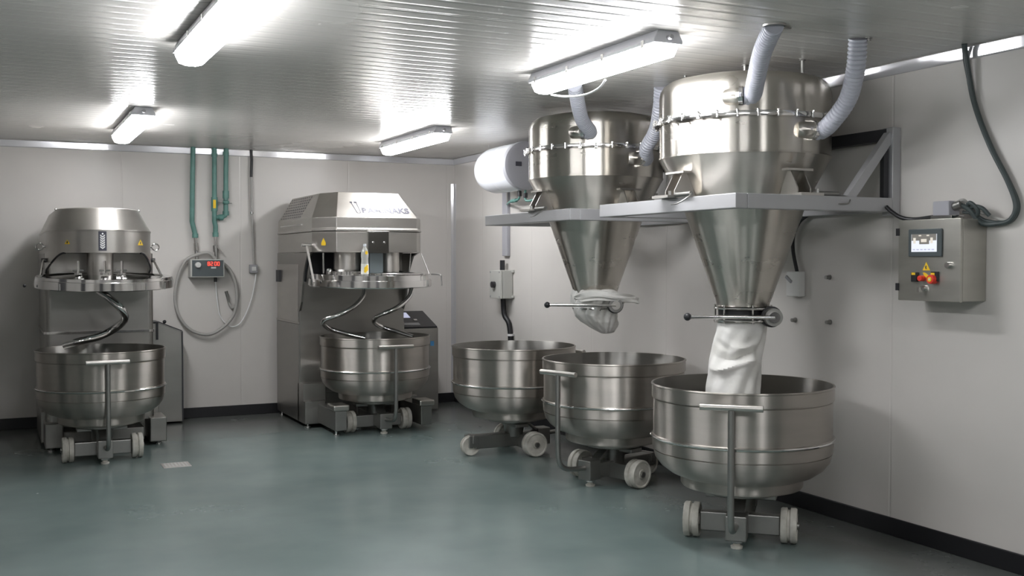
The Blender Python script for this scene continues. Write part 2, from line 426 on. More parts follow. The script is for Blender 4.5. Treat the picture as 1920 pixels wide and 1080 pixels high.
bs = MB(); bs.box((X0-.02, 9.95, .03), (X1+.06, 10.9, .30)); bs.box((X0, 9.62, .03), (X0+.14, 9.95, .24)); bs.box((X1-.06, 9.62, .03), (X1+.08, 9.95, .24))
bs.box((X0+.1, 9.66, .05), (X1-.1, 9.95, .16))
base = bs.build('base', 'dark_sheet', A, bev=.008)
for x, y in ((X0+.05, 9.70), (X1+.02, 9.70), (X0+.05, 10.8), (X1, 10.8)):
    MB().lathe([(.001, 0), (.03, 0), (.03, .012), (.012, .016), (.012, .04)], (x, y, 0), 16).build('foot', 'polished', base)
X0, X1 = .393, 1.208
def arc(u): return 9.62-.64*math.sqrt(1-.97*u*u)
XM, XH = (X0+X1)/2, (X1-X0)/2
NB = 40
band = [(X0+(X1-X0)*i/NB, arc(2*i/NB-1)) for i in range(NB+1)] + [(X1, 10.85), (X0, 10.85)]
hd = MB().loops([[Vector((a, b, t)) for a, b in band] for t in (1.66, 1.835)]).build('head_band', 'sheet_steel', A)
lip = [(XC+(x-XC)*1.008, 9.9+(y-9.9)*1.006) for x, y in band]
MB().prism(lip, lambda a, b, t: (a, b, t), 1.83, 1.843).build('head_lip', 'sheet_steel', A, bev=.002)
top = [(XC+(x-XC)*.80, 9.95+(y-9.95)*.86) for x, y in band]
MB().loops([[Vector((x, y, 1.843)) for x, y in band], [Vector((x, y, 2.015)) for x, y in top], [Vector((XC+(x-XC)*.97, 9.95+(y-9.95)*.97, 2.022)) for x, y in top]]).build('head_cover', 'sheet_steel', A)
for sx, x in ((-1, X0-.002), (1, X1+.002)):
    # curved cheek that joins head and column, cut out in an arch with a black seal on its edge
    def zb(u): return 1.661-.135*max(0, (abs(u)-.72)/.28)**1.7
    us = [sx*(.70+.30*k/12) for k in range(13)]
    tp_ = [Vector((XM+XH*u, arc(u)+.004, 1.663)) for u in us]+[Vector((XM+XH*sx, y, 1.663)) for y in (9.60, 9.70, 9.80)]
    bt_ = [Vector((XM+XH*u, arc(u)+.004, zb(u))) for u in us]+[Vector((XM+XH*sx, y, z)) for y, z in ((9.60, 1.50), (9.70, 1.47), (9.80, 1.45))]
    MB().loops([tp_, bt_], closed=False, cap0=False, cap1=False).build('cheek', 'sheet_steel', A, solid=.006)
    MB().tube([q-Vector((0, 0, .004)) for q in bt_[:-2]], .008, 8).build('black_edge_seal', 'black_rubber', A)
    e = MB().torus((x+sx*.045, 9.56, 1.712), .028, .006, 'Y').build('lifting_eye', 'polished', A)
    MB().cyl((x-sx*.01, 9.56, 1.712), (x+sx*.02, 9.56, 1.712), .009).build('eye_shank', 'polished', e)
    MB().cyl((x+sx*.02, 9.50, 1.60), (x+sx*.05, 9.25, 1.475), .009, 10).build('lid_rod', 'polished', A)
    MB().cyl((x-sx*.02, 9.52, 1.60), (x+sx*.035, 9.52, 1.60), .018, 14).build('pivot', 'black_plastic', A)
    MB().ball((XM+(x-XM)*.8, 9.60, 2.02), .010, 10).build('cover_screw', 'polished', A)
MB().lathe([(.10, 1.40), (.10, 1.66)], (XC, 9.2, 0), 40).build('spindle_housing', 'sheet_steel', A)
# guard lid
gl = Vector((XC+.03, 9.14, 0)); tilt = Matrix.Rotation(math.radians(2.6), 3, 'X')
def tilted(mb, c, z):
    pv = Vector((c.x, c.y, z))
    for v in mb.bm.verts: v.co = pv + tilt @ (v.co-pv)
    return mb
g1 = tilted(MB().lathe([(.09, 1.485), (.20, 1.487), (.36, 1.470), (.48, 1.460), (.505, 1.474), (.513, 1.474), (.515, 1.452), (.521, 1.448), (.523, 1.388), (.515, 1.383), (.508, 1.39), (.503, 1.44), (.36, 1.46), (.09, 1.475)], gl, 96), gl, 1.44)
gd = g1.build('guard_lid', 'polished', A)
for a in (-.1, .52, .93, -.75): 
    p0 = Vector((gl.x+.523*math.sin(a), gl.y-.523*math.cos(a), 1.395))
    MB().box(p0-Vector((.003, .003, .026)), p0+Vector((.003, .003, .026))).build('lid_seam', 'cast_steel', gd)
for dx, dy in ((-.175, -.08), (.01, -.20), (.15, -.08)):
    c = Vector((XC+dx, 9.14+dy, 1.485)); k = MB().cyl(c, c+Vector((0, 0, .11)), .010, 10)
    k.cyl(c+Vector((-.04, 0, .035)), c+Vector((.04, 0, .035)), .007, 8); k.lathe([(.001, 0), (.03, 0), (.03, .014), (.001, .014)], c, 16)
    k.build('clamp_bolt', 'polished', gd)
MB().ball((XC-.56, 9.14, 1.40), .012, 10).build('lid_pin', 'black_plastic', gd)
# spiral hook
pp = [(186, 546, 9.20), (206, 560, 9.10), (226, 578, 9.05), (235, 594, 9.10), (226, 608, 9.20), (205, 622, 9.25), (180, 633, 9.18), (150, 640, 9.1), (120, 648, 9.15)]
MB().tube(smooth_path([at(a, b, Y=c) for a, b, c in pp]), .031, 14).build('spiral_arm', 'polished', A)
# badge + stickers
yb_ = 8.979
bd = MB().box((XC-.03, yb_-.004, 1.675), (XC+.03, yb_+.02, 1.828)).build('badge', 'ink', A)
for k in range(6):
    for sx in (-1, 1):
        z = 1.688+.018*k
        MB().prism([(0, 0), (sx*.018, .014), (sx*.018, .026), (0, .012)], lambda a, b, t: (XC+a, yb_-.004-t, z+b), 0, .0015).build('wheat_leaf', 'white_ink', bd)
MB().ball((XC, yb_-.005, 1.808), .007, 8).build('wheat_tip', 'white_ink', bd)
for u, h_ in ((-.66, .035), (.70, .045)):
    xs_ = XM+XH*u
    q = MB().prism([(-h_*.56, -h_/2), (0, -h_/2), (h_*.56, -h_/2), (0, h_/2)], lambda a, b, t: (xs_+a, arc(u+a/XH)-t, 1.745+b), .0005, .003).build('warning_sticker', 'yellow', A)
    MB().prism([(-.004, -h_*.32), (.004, -h_*.32), (.005, h_*.15), (-.005, h_*.12)], lambda a, b, t: (xs_+a, arc(u+a/XH)-t, 1.745+b), .003, .0042).build('bolt_mark', 'ink', q)
# console on its right
pl = [(1.30, 0.02), (1.67, 0.02), (1.655, .90), (1.60, .925), (1.44, .99), (1.30, .99)]
cs = MB().prism(pl, lambda a, b, t: (a, t, b), 10.80, 11.08).build('console', 'dark_sheet', A, bev=.004)
MB().prism([(1.655, .905), (1.44, .995), (1.30, .995), (1.30, 1.005), (1.445, 1.005), (1.665, .912)], lambda a, b, t: (a, t, b), 10.79, 11.08).build('console_edge', 'black_plastic', cs)
MB().box((1.655, 10.792, .02), (1.668, 10.80, .905)).build('console_corner', 'frame_dark', cs)
MB().box((1.415, 10.78, .83), (1.435, 10.80, 1.0)).build('console_hinge', 'black_plastic', cs)
MB().ball((1.50, 10.83, 1.0), .018, 10).build('console_knob', 'black_plastic', cs)

# ------------------------------------------------------------------ right mixer (two spirals)
B = root('twin_spiral_mixer', (3.2, 10.1, 0), 'large twin spiral dough mixer with faceted head, between the pipes and the room corner', 'dough mixer')
xa, xb = 2.66, 3.725
col_ = MB(); col_.box((xa, 10.15, .30), (xb, 11.04, 1.675)); 
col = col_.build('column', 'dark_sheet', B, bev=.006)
sp_ = MB()
chk = [(10.16, 1.10), (10.16, 1.67), (9.72, 1.67)] + [(9.86-.0+.16*math.sin(PI/2*i/6), 1.64-.26*(i/6)) for i in range(7)] + [(10.08, 1.2)]
for x in (xa-.004, xb-.016): MB().prism(chk, lambda a, b, t: (x+t, a, b), 0, .02).build('side_cheek', 'dark_sheet', B)
MB().tube(smooth_path([(xa+.02, 9.80, 1.668), (xa+.02, 9.88, 1.62), (xa+.02, 9.96, 1.52), (xa+.02, 10.02, 1.40)]), .012, 8).build('black_edge_seal', 'black_rubber', B)
MB().box((xa-.012, 10.17, .985), (xa+.0, 11.04, 1.0)).build('side_seam', 'sheet_steel', col)
MB().box((xa-.008, 10.20, 1.0), (xa+.001, 11.02, 1.56)).build('side_panel', 'sheet_steel', col, bev=.003)
MB().box((xa-.03, 10.86, 1.38), (xa-.004, 10.98, 1.50)).build('side_hinge', 'frame_dark', col)
bs = MB(); bs.box((xa-.01, 10.16, .04), (xb+.01, 11.04, .98)); bs.box((xa-.01, 9.99, .04), (xa+.21, 10.2, .42)); bs.box((xb-.19, 9.99, .04), (xb+.06, 10.2, .42))
bs.box((xa-.01, 9.93, .04), (xa+.19, 10.0, .26)); bs.box((xb-.12, 9.93, .04), (xb+.06, 10.0, .26))
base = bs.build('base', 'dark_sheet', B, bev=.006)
for x in (2.83, 3.66):
    MB().box((x-.055, 9.36, .05), (x+.055, 10.2, .23)).build('dock_arm', 'cast_steel', base, bev=.006)
    MB().box((x-.075, 9.34, .232), (x+.075, 9.56, .285)).build('dock_pad', 'sheet_steel', base, bev=.012)
for x, y in ((xa+.04, 10.02), (2.80, 9.42), (xb, 10.02), (xa+.02, 10.95)):
    MB().lathe([(.001, 0), (.032, 0), (.032, .014), (.012, .018), (.012, .055)], (x, y, 0), 16).build('foot', 'polished', base)
oct_ = [(xa, 11.0), (xa, 9.70), (xa+.145, 9.40), (xb-.14, 9.40), (xb, 9.68), (xb, 11.0)]
MB().prism(oct_, lambda a, b, t: (a, b, t), 1.674, 1.862).build('head_band', 'sheet_steel', B, bev=.004)
o2 = [((x-3.19)*1.012+3.19, (y-10.3)*1.010+10.3) for x, y in oct_]
cv = MB().loops([[Vector((x, y, 1.866)) for x, y in o2], [Vector((x, y, 1.885)) for x, y in o2], [Vector((x, y, 1.896)) for x, y in oct_], [Vector((x, y, 1.994)) for x, y in oct_]], cap1=False, smooth=False)
otop = [(xa+.14, 10.96), (xa+.14, 9.93), (xa+.235, 9.655), (xb-.235, 9.655), (xb-.15, 9.90), (xb-.15, 10.96)]
cv.loops([[Vector((x, y, 1.994)) for x, y in oct_], [Vector((x, y, 2.236)) for x, y in otop]], cap0=False, smooth=False)
cover = cv.build('head_cover', 'sheet_steel', B, bev=.004)
# perforated vent on the sloping left side
sl0, sl1 = Vector((xa, 0, 1.994)), Vector((xa+.14, 0, 2.236)); nn = Vector((-(sl1-sl0).z, 0, (sl1-sl0).x)).normalized()
vt = MB()
for i in range(11):
    for j in range(8):
        t = .10+.80*j/7; y = 10.90-.035*i*2.1-.012*(j % 2) - .015*j*0
        q = sl0.lerp(sl1, t)+nn*.001; q.y = y - .0*t
        d = Vector((0, .018, 0)); u = (sl1-sl0).normalized()*.011
        vs4 = [vt.bm.verts.new(q+a*d+b_*u+nn*.0015) for a, b_ in ((-1, -.5), (.6, -1), (1, .5), (-.6, 1))]; vt.face(vs4)
vt.build('vent_holes', 'ink', cover)
MB().box((xa-.010, 10.05, 1.935), (xa-.0, 10.85, 1.945)).build('side_grip', 'polished', cover)
# emblem and lettering on the sloping front
fs0, fs1 = Vector((0, 9.40, 1.994)), Vector((0, 9.655, 2.236)); fn = Vector((0, -(fs1-fs0).z, (fs1-fs0).y)).normalized(); fu = (fs1-fs0).normalized()
fang = math.atan2(fs1.z-fs0.z, fs1.y-fs0.y)
def onface(x, t): q = fs0 + fu*t + fn*.002; return Vector((x, q.y, q.z))
em = MB()
def stroke(mb, a, b, wd):
    a3, b3 = onface(*a), onface(*b); t = (b3-a3).normalized(); sd = t.cross(fn)*wd/2
    v = [mb.bm.verts.new(p) for p in (a3-sd, b3-sd, b3+sd, a3+sd)]; mb.face(v)
for a, b in (((2.985, .215), (3.015, .06)), ((3.015, .06), (3.05, .06)), ((3.05, .06), (3.035, .215)), ((2.975, .205), (3.0, .205)), ((3.02, .205), (3.045, .205))): stroke(em, a, b, .008)
for x in (2.985, 3.025): stroke(em, (x-.01, .205), (x+.012, .205), .02)
em.build('emblem', 'ink', cover)
text('lettering', 'RAMINAKS', .095, onface(3.065, .065), (fang, 0, 0), 'ink', cover)
MB().box((3.095, 9.383, 1.862), (3.305, 9.402, 1.868)).build('bracket_top_edge', 'polished', B)
bk = MB().box((3.10, 9.385, 1.665), (3.30, 9.402, 1.862)).build('hinge_bracket', 'dark_plate', B, bev=.003)
for x in (3.145, 3.255): MB().lathe([(.001, -.010), (.012, -.008), (.014, 0)], (x, 9.386, 1.765), 14, 'Y').build('bracket_bolt', 'polished', bk)
MB().box((3.14, 9.46, 1.44), (3.27, 9.60, 1.67))  .build('center_post', 'post_blue', B, bev=.004)
# sticker on the left chamfer
c0 = Vector((xa+.07, 9.555, 1.768)); cn = Vector((-.30, -.145, 0)).normalized(); ct = Vector((.145, -.30, 0)).normalized()
st = MB().prism([(-.028, -.032), (.028, -.032), (.03, -.01), (0, .036), (-.03, -.01)], lambda a, b, t: c0+ct*a+Vector((0, 0, b))+cn*t, .0, .003).build('warning_sticker', 'yellow', B)
# guard lid with two decks
g2 = Vector((3.19, 9.60, 0)); tilt = Matrix.Rotation(math.radians(1.8), 3, 'X')
T2 = lambda mb: tilted(mb, g2, 1.478)
gd = T2(MB().lathe([(.05, 1.478), (.50, 1.478), (.545, 1.476), (.548, 1.43), (.572, 1.428), (.576, 1.37), (.57, 1.362), (.56, 1.366), (.555, 1.41), (.53, 1.44), (.53, 1.462), (.05, 1.462)], g2, 96)).build('guard_lid', 'polished', B)
for x, rr, z0 in ((2.985, .125, 1.40), (3.40, .095, 1.40)):
    MB().lathe([(rr, z0), (rr, 1.675)], (x, 9.66, 0), 40).build('spindle_housing', 'sheet_steel', B)
T2(MB().lathe([(.13, 1.478), (.20, 1.478), (.20, 1.50), (.15, 1.515), (.126, 1.515)], (2.985, 9.66, 0), 48)).build('spindle_collar', 'polished', gd)
T2(MB().lathe([(.098, 1.478), (.15, 1.478), (.15, 1.49), (.10, 1.50)], (3.40, 9.66, 0), 48)).build('spindle_collar', 'polished', gd)
ring = MB().lathe([(.13, 1.48), (.205, 1.48), (.205, 1.49), (.20, 1.493), (.135, 1.493), (.13, 1.49)], (0, 0, 0), 64)
for v in ring.bm.verts: v.co = Vector((3.36+v.co.x*1.25, 9.33+v.co.y*.8, v.co.z))
T2(ring).build('filling_port_rim', 'polished', gd)
hole = MB().lathe([(.001, 1.484), (.13, 1.484)], (0, 0, 0), 48)
for v in hole.bm.verts: v.co = Vector((3.36+v.co.x*1.25, 9.33+v.co.y*.8, v.co.z))
T2(hole).build('filling_port', 'black_plastic', gd)
MB().tube(smooth_path([(3.70, 9.33, 1.47), (3.745, 9.22, 1.465), (3.75, 9.21, 1.43), (3.75, 9.20, 1.365)]), .007, 8).build('lid_latch', 'cast_steel', gd)
kn = Vector((2.72, 9.35, 1.478)); MB().lathe([(.016, 0), (.016, .02), (.024, .03), (.02, .045), (.001, .05)], kn, 16).build('lid_knob', 'polished', gd)
MB().bar((2.615, 9.72, 1.735), (2.60, 9.42, 1.395), .018, .018).build('lid_rod', 'polished', B)
MB().cyl((2.57, 9.72, 1.74), (2.665, 9.72, 1.74), .014, 12).build('pivot', 'polished', B)
MB().cyl((2.71, 9.50, 1.67), (2.71, 9.50, 1.48), .007, 10).build('lid_rod', 'polished', B)
MB().cyl((3.70, 9.60, 1.67), (3.725, 9.45, 1.47), .006, 10).build('lid_rod', 'cast_steel', B)
MB().cyl((3.60, 9.62, 1.67), (3.58, 9.60, 1.48), .006, 10).build('lid_rod', 'cast_steel', B)
for pts in ([(682, 540, 9.62), (680, 556, 9.56), (662, 576, 9.5), (636, 590, 9.5), (612, 598, 9.55), (606, 607, 9.62), (620, 617, 9.66), (650, 626, 9.62), (685, 634, 9.55)],
            [(772, 540, 9.62), (766, 558, 9.56), (744, 577, 9.5), (718, 589, 9.52), (702, 598, 9.58), (703, 606, 9.64), (718, 614, 9.68), (744, 622, 9.62), (775, 632, 9.5)]):
    MB().tube(smooth_path([at(a, b, Y=c) for a, b, c in pts]), .022, 14).build('spiral_arm', 'polished', B)
MB().box((2.76, 10.138, 1.46), (3.62, 10.149, 1.672)).build('recess_panel', 'black_plastic', B)  # black sheet painting the darkness behind the spindles under the head
# console with screen
cx0, cx1 = 3.74, 4.22
cs = MB().prism([(10.45, .03), (11.02, .03), (11.02, 1.04), (10.90, 1.04), (10.45, .885)], lambda a, b, t: (t, a, b), cx0, cx1).build('console', 'dark_sheet', B, bev=.005)
cn0, cn1 = Vector((0, 10.45, .89)), Vector((0, 10.90, 1.045)); cu_ = (cn1-cn0).normalized(); cnn = Vector((0, -cu_.z, cu_.y))
def pad(name, x0, x1, t0, t1, h0, h1, m, par):
    L = [[Vector((x, 0, 0))+cn0+cu_*t+cnn*h for x, t in ((x0, t0), (x1, t0), (x1, t1), (x0, t1))] for h in (h0, h1)]
    return MB().loops(L, smooth=False).build(name, m, par)
pd = pad('console_panel', cx0+.01, cx1-.01, .01, .46, -.005, .01, 'black_plastic', cs)
pad('screen', cx0+.06, cx0+.26, .27, .41, .010, .014, 'lcd', pd)
for x in (cx0+.10, cx0+.27): pad('button', x, x+.035, .17, .205, .01, .02, 'polished', pd)
pad('button_strip', cx0+.05, cx0+.30, .06, .12, .01, .014, 'grey_plastic', pd)
MB().box((cx1-.09, 10.445, .70), (cx1-.05, 10.45, .75)).build('blue_sticker', 'blue_ink', cs)
MB().cyl((cx1, 10.55, .76), (cx1+.025, 10.55, .76), .022, 16).build('emergency_knob', 'black_plastic', cs)
MB().box((cx0-.005, 10.43, .80), (cx0+.02, 10.46, .93)).build('console_hinge', 'black_plastic', cs)

# bottle on the guard lid
bc = at(684, 505, Y=9.22); bc.z = 1.478+(bc.y-9.60)*math.tan(math.radians(1.8))+.001
BT = root('bottle', bc, 'clear plastic bottle with yellow fruit label on the twin mixer guard lid', 'bottle')
prof = [(.001, 0), (.030, .0), (.034, .008), (.034, .10), (.031, .115), (.031, .15), (.034, .165), (.034, .19), (.026, .225), (.013, .25), (.012, .262)]
bb = MB().lathe(prof, bc, 28).build('bottle_body', 'bottle_clear', BT)
MB().lathe([(.0345, .01), (.0352, .012), (.0352, .098), (.0345, .1)], bc, 28).build('label_band', 'bottle_label', bb)
MB().lathe([(.001, .28), (.014, .279), (.014, .258), (.012, .258)], bc, 20).build('cap', 'white_enamel', BT)
for (a, z, s_) in ((.35, .055, .020), (.1, .035, .012), (.45, .20, .014), (.6, .08, .010)):
    dv = (CAM-bc); dv.z = 0; dv.normalize(); dv = Rz(a) @ dv; sd = Vector((-dv.y, dv.x, 0)); c_ = bc + dv*.0335 + Vector((0, 0, z))
    q = MB(); L = [q.bm.verts.new(c_+sd*s_*math.cos(PI*k/6)+Vector((0, 0, s_*math.sin(PI*k/6)*1.2))+dv*.004) for k in range(12)]; q.face(L)
    q.build('fruit_print', 'yellow', bb)

# ------------------------------------------------------------------ hoppers
ZB = 1.21
RF = Vector((RT.x, RT.y, 0)); FF = Vector((FW.x, FW.y, 0))
def make_hopper():
    r = root('hopper', (0, 0, ZB), '', 'hopper', 'wall mounted conical steel hoppers')
    ves = MB().lathe([(.155, 1.325), (.157, 1.34), (.37, 1.95), (.500, 2.195), (.506, 2.20), (.506, 2.206), (.503, 2.212), (.503, 2.40), (.522, 2.402), (.522, 2.412)], n=128).build('vessel', 'hopper_steel', r)
    MB().lathe([(.524, 2.412), (.524, 2.424), (.503, 2.428), (.503, 2.57), (.497, 2.60), (.482, 2.628), (.45, 2.652), (.38, 2.668), (.2, 2.69), (.001, 2.697)], n=128).build('lid', 'hopper_steel', r)
    # seam strip down the cone
    fl = MB().lathe([(.51, 2.396), (.530, 2.398), (.532, 2.412), (.530, 2.426), (.51, 2.428)], n=96).build('clamp_flange', 'polished', r)
    for k in range(30):
        a = 2*PI*k/30; c = Vector((math.cos(a)*.538, math.sin(a)*.538, 2.412)); t = Vector((-math.sin(a), math.cos(a), 0))
        b_ = MB(); b_.cyl(c-Vector((0, 0, .020)), c+Vector((0, 0, .019)), .0045, 8); b_.cyl(c+Vector((0, 0, .014)), c+Vector((0, 0, .020)), .008, 6); b_.bar(c-t*.010-Vector((0, 0, .016)), c+t*.010-Vector((0, 0, .016)), .006, .008)
        b_.build('clamp_bolt', 'polished', fl)
    for ang, z in ((227, 2.505), (274.5, 2.325)):
        a = math.radians(ang); dr = Vector((math.cos(a), math.sin(a), 0)); tn = Vector((-math.sin(a), math.cos(a), 0))
        c = dr*.515 + Vector((0, 0, z))
        pt = MB().tube([c-tn*.05-dr*.03, c-tn*.01, c+tn*.035], .046, 24).build('inlet_port', 'hopper_steel', r)
        cl = MB(); cl.tube([c+tn*.015, c+tn*.018, c+tn*.036, c+tn*.039], .055, 24); cl.box(c+tn*.02+dr*.045-Vector((.015, .015, .012)), c+tn*.02+dr*.045+Vector((.015, .015, .012)))
        cl.build('hose_clamp', 'polished', pt)
    # brackets
    for k in range(4):
        a = PI/2*k; dr = Vector((math.cos(a), math.sin(a), 0)); tn = Vector((-math.sin(a), math.cos(a), 0)); up = Vector((0, 0, 1))
        L = [[dr*x+tn*y+up*z for x, y in ((.40, -.08), (.60, -.08), (.60, .08), (.40, .08))] for z in (1.957, 1.972)]
        br = MB().loops(L, smooth=False).build('support_bracket', 'sheet_steel', r)
        for s_ in (-.045, .045):
            MB().prism([(.385, 1.972), (.53, 1.972), (.53, 2.0), (.475, 2.10), (.435, 2.10)], lambda p_, q_, t: dr*p_+up*q_+tn*(s_+t), -.004, .004).build('gusset_plate', 'sheet_steel', br)
        q_ = MB(); L = []
        for z in (2.10, 2.112): L.append([dr*x+tn*y+up*z for x, y in ((.45, -.09), (.50, -.09), (.50, .09), (.45, .09))])
        q_.loops(L, smooth=False)
        q_.build('bracket_cap', 'sheet_steel', br)
        c = dr*.545+tn*.16+up*1.972
        q_ = MB(); q_.cyl(c-tn*.08, c+tn*.07, .014, 12); q_.cyl(dr*.57+tn*.06+up*1.972, dr*.57+tn*.06+up*1.995, .010, 6)
        q_.tube(smooth_path([c+tn*.07, c+tn*.11-up*.02+dr*.045, c+tn*.07-up*.055+dr*.085, c+tn*.0-up*.06+dr*.085]), .004, 6)
        q_.build('load_cell', 'cast_steel', br)
    # butterfly valve
    vb = MB().lathe([(.135, 1.31), (.14, 1.25), (.145, 1.25), (.148, 1.31)], n=48).build('valve', 'black_rubber', r)
    for z in (1.308, 1.235):
        MB().lathe([(.13, z), (.175, z), (.178, z+.005), (.175, z+.012), (.13, z+.014)], n=56).build('valve_flange', 'polished', vb)
    for k in range(6):
        a = 2*PI*k/6+.2; c = Vector((math.cos(a)*.168, math.sin(a)*.168, 0))
        MB().cyl(c+Vector((0, 0, 1.225)), c+Vector((0, 0, 1.335)), .006, 8).build('valve_bolt', 'polished', vb)
    h0 = RF*.135-FF*.20+Vector((0, 0, 1.268)); h1 = -RF*.37-FF*.20+Vector((0, 0, 1.272))
    q_ = MB(); q_.cyl(h0+FF*.05, h0-FF*.012, .052, 28); q_.build('valve_hub', 'cast_steel', vb)
    q_ = MB(); q_.cyl(h0+FF*.12, h0+FF*.045, .062, 24); q_.build('hub_housing', 'black_plastic', vb)
    q_ = MB(); q_.cyl(h0-FF*.012, h0-FF*.03, .032, 24); q_.cyl(h0-FF*.022, h1-FF*.022, .011, 12); q_.build('lever', 'polished', vb)
    MB().ball(h1-FF*.022, .023, 16).build('lever_knob', 'black_plastic', vb)
    return r
hop0 = make_hopper(); index_kids()
H1 = Vector((4.05, 5.15, 0)); H2 = Vector((4.088, 6.964, 0))
hop0.location = (H1.x, H1.y, ZB); hop0['label'] = 'nearest conical steel hopper with cloth sleeve hanging into the bowl'
hop2 = copy_tree(hop0); hop2.location = (H2.x, H2.y, ZB); hop2['label'] = 'farther conical steel hopper with bunched cloth tied at its outlet'

# wall frames that carry the hoppers
def make_frame(x0, y0, zt):
    r = root('support_frame', (x0, y0, zt-.4), '', 'support frame', 'triangulated wall frames under the hoppers')
    y1 = y0+1.40; s = .08; xw = XR-.002
    MB().box((x0, y0, zt-s), (x0+s, y1, zt)).build('side_beam', 'frame_paint', r, bev=.004)
    MB().box((x0+s, y0, zt-s), (XR-.063, y0+s, zt)).build('front_beam', 'frame_paint', r, bev=.004)
    MB().box((x0+s, y1-s, zt-s), (XR-.063, y1, zt)).build('rear_beam', 'frame_paint', r, bev=.004)
    MB().box((XR-s*.8, y0+s, zt-s), (xw, y1-s, zt)).build('wall_beam', 'frame_paint', r, bev=.004)
    MB().box((XR-.065, y0+.05, zt+.33), (xw, y1-.02, zt+.40)).build('top_beam', 'frame_dark', r, bev=.003)
    for yy in (y0, y1-s):
        MB().box((XR-.062, yy, zt-s-.02), (xw, yy+s, zt+.405)).build('wall_post', 'frame_paint', r, bev=.004)
        MB().bar((XR-.05, yy+s/2, zt+.36), (XR-.36, yy+s/2, zt-.01), .045, .055).build('diagonal_brace', 'frame_paint', r, bev=.003)
        MB().box((XR-.105, yy+.025, zt), (XR-.07, yy+.055, zt+.33)).build('inner_strut', 'frame_dark', r)
    return r
f1 = make_frame(3.517, 4.54, 1.956); index_kids(); f1['label'] = 'nearer grey steel wall frame with diagonal brace, left of the control cabinet'
f2 = copy_tree(f1); f2.location = (3.555, 6.40, 1.956-.4); f2['label'] = 'farther grey steel wall frame under the hopper beside the water heater'

# corrugated hoses
def hose(pts, label, r=.048):
    P = even(smooth_path(pts, 12), .0055)
    o = MB().tube(P, r, 24, rf=lambda i: r*(1.0, 1.03, 1.0, .87)[i % 4] ).build('flexible_hose', 'hose_clear')
    return tag(o, label, 'hose', 'corrugated hoses from ceiling to hoppers')
def port(Hc, ang, z, ext=.037):
    a = math.radians(ang); dr = Vector((math.cos(a), math.sin(a), 0)); tn = Vector((-math.sin(a), math.cos(a), 0))
    return Hc+dr*.515+tn*ext+Vector((0, 0, z)), tn
pA, tA = port(H1, 227, 2.505)
endA = at(1452, 46, Z=H)
hose([pA, pA+tA*.05+Vector((0, 0, .005)), pA.lerp(endA, .30)+Vector((.02, -.01, -.02)), pA.lerp(endA, .65), endA], 'corrugated hose rising from the nearer hopper lid, leaning left of the wall side hose')
pB, tB = port(H1, 274.5, 2.325)
endB = at(1609, 72, Z=H)
hose([pB, pB+tB*.06, at(1560, 228, d=5.85), at(1590, 185, d=5.72), at(1604, 130, d=5.58), endB], 'corrugated hose curving from the nearer hopper side up to the ceiling by the wall')
pC, tC = port(H2, 227, 2.505)
endC = at(1077, 158, Z=H)
hose([pC, pC+tC*.04, pC.lerp(endC, .35)+Vector((.0, 0, -.01)), endC], 'corrugated hose rising from the farther hopper lid behind the bright light')
pD, tD = port(H2, 274.5, 2.325)
endD = at(1240, 163, Z=H)
hose([pD, pD+tD*.05, at(1212, 278, d=7.5), at(1229, 245, d=7.35), at(1237, 205, d=7.15), endD], 'corrugated hose curving up between the two hoppers')
o = MB().lathe([(.050, H-.010), (.056, H-.010), (.058, H-.001), (.05, H-.001)], (endA.x, endA.y, 0), 32)
o.box((endA.x+.05, endA.y-.012, H-.012), (endA.x+.095, endA.y+.012, H-.006)); o = o.build('ceiling_collar', 'cast_steel'); tag(o, 'dark clamp on the ceiling around the leaning hose', 'clamp')
for (px, py, ln, r_), lb in zip(((1397, 122, .06, .012), (1285, 142, .08, .006), (1505, 112, .10, .010), (1629, 70, .02, .010)), ('small bolt under the ceiling above the nearer hopper lid', 'thin rod under the ceiling above the left of the nearer hopper', 'dark rod under the ceiling above the right of the nearer hopper', 'tiny dark bolt in the ceiling beside the wall side hose')):
    c = at(px, py, Z=H); q = MB(); q.cyl(c-Vector((0, 0, .001)), c-Vector((0, 0, ln)), r_, 10); q.cyl(c-Vector((0, 0, .001)), c-Vector((0, 0, .006)), r_*1.8, 10)
    tag(q.build('ceiling_bolt', 'cast_steel'), lb, 'bolt')

# cloth sleeve on the nearer hopper
def crumple(x, y, z, s=7., a=.016):
    v = 0
    for f, g, ph in ((1, 1, 0), (2.1, .6, 1.3), (3.7, .35, 4.1)):
        v += g*math.sin(s*f*(x*1.3+z*.9)+ph+2*math.sin(s*.6*z+y*5))*math.cos(s*f*(y*1.1-z*.7)+ph*2)
    return a*v
def fold(t, c, w_): return math.exp(-((t-c)/w_)**2)
def wrapd(a): return (a+PI) % (2*PI) - PI
CAMA = math.atan2(-FW.y, -FW.x)                                # side turned to the room
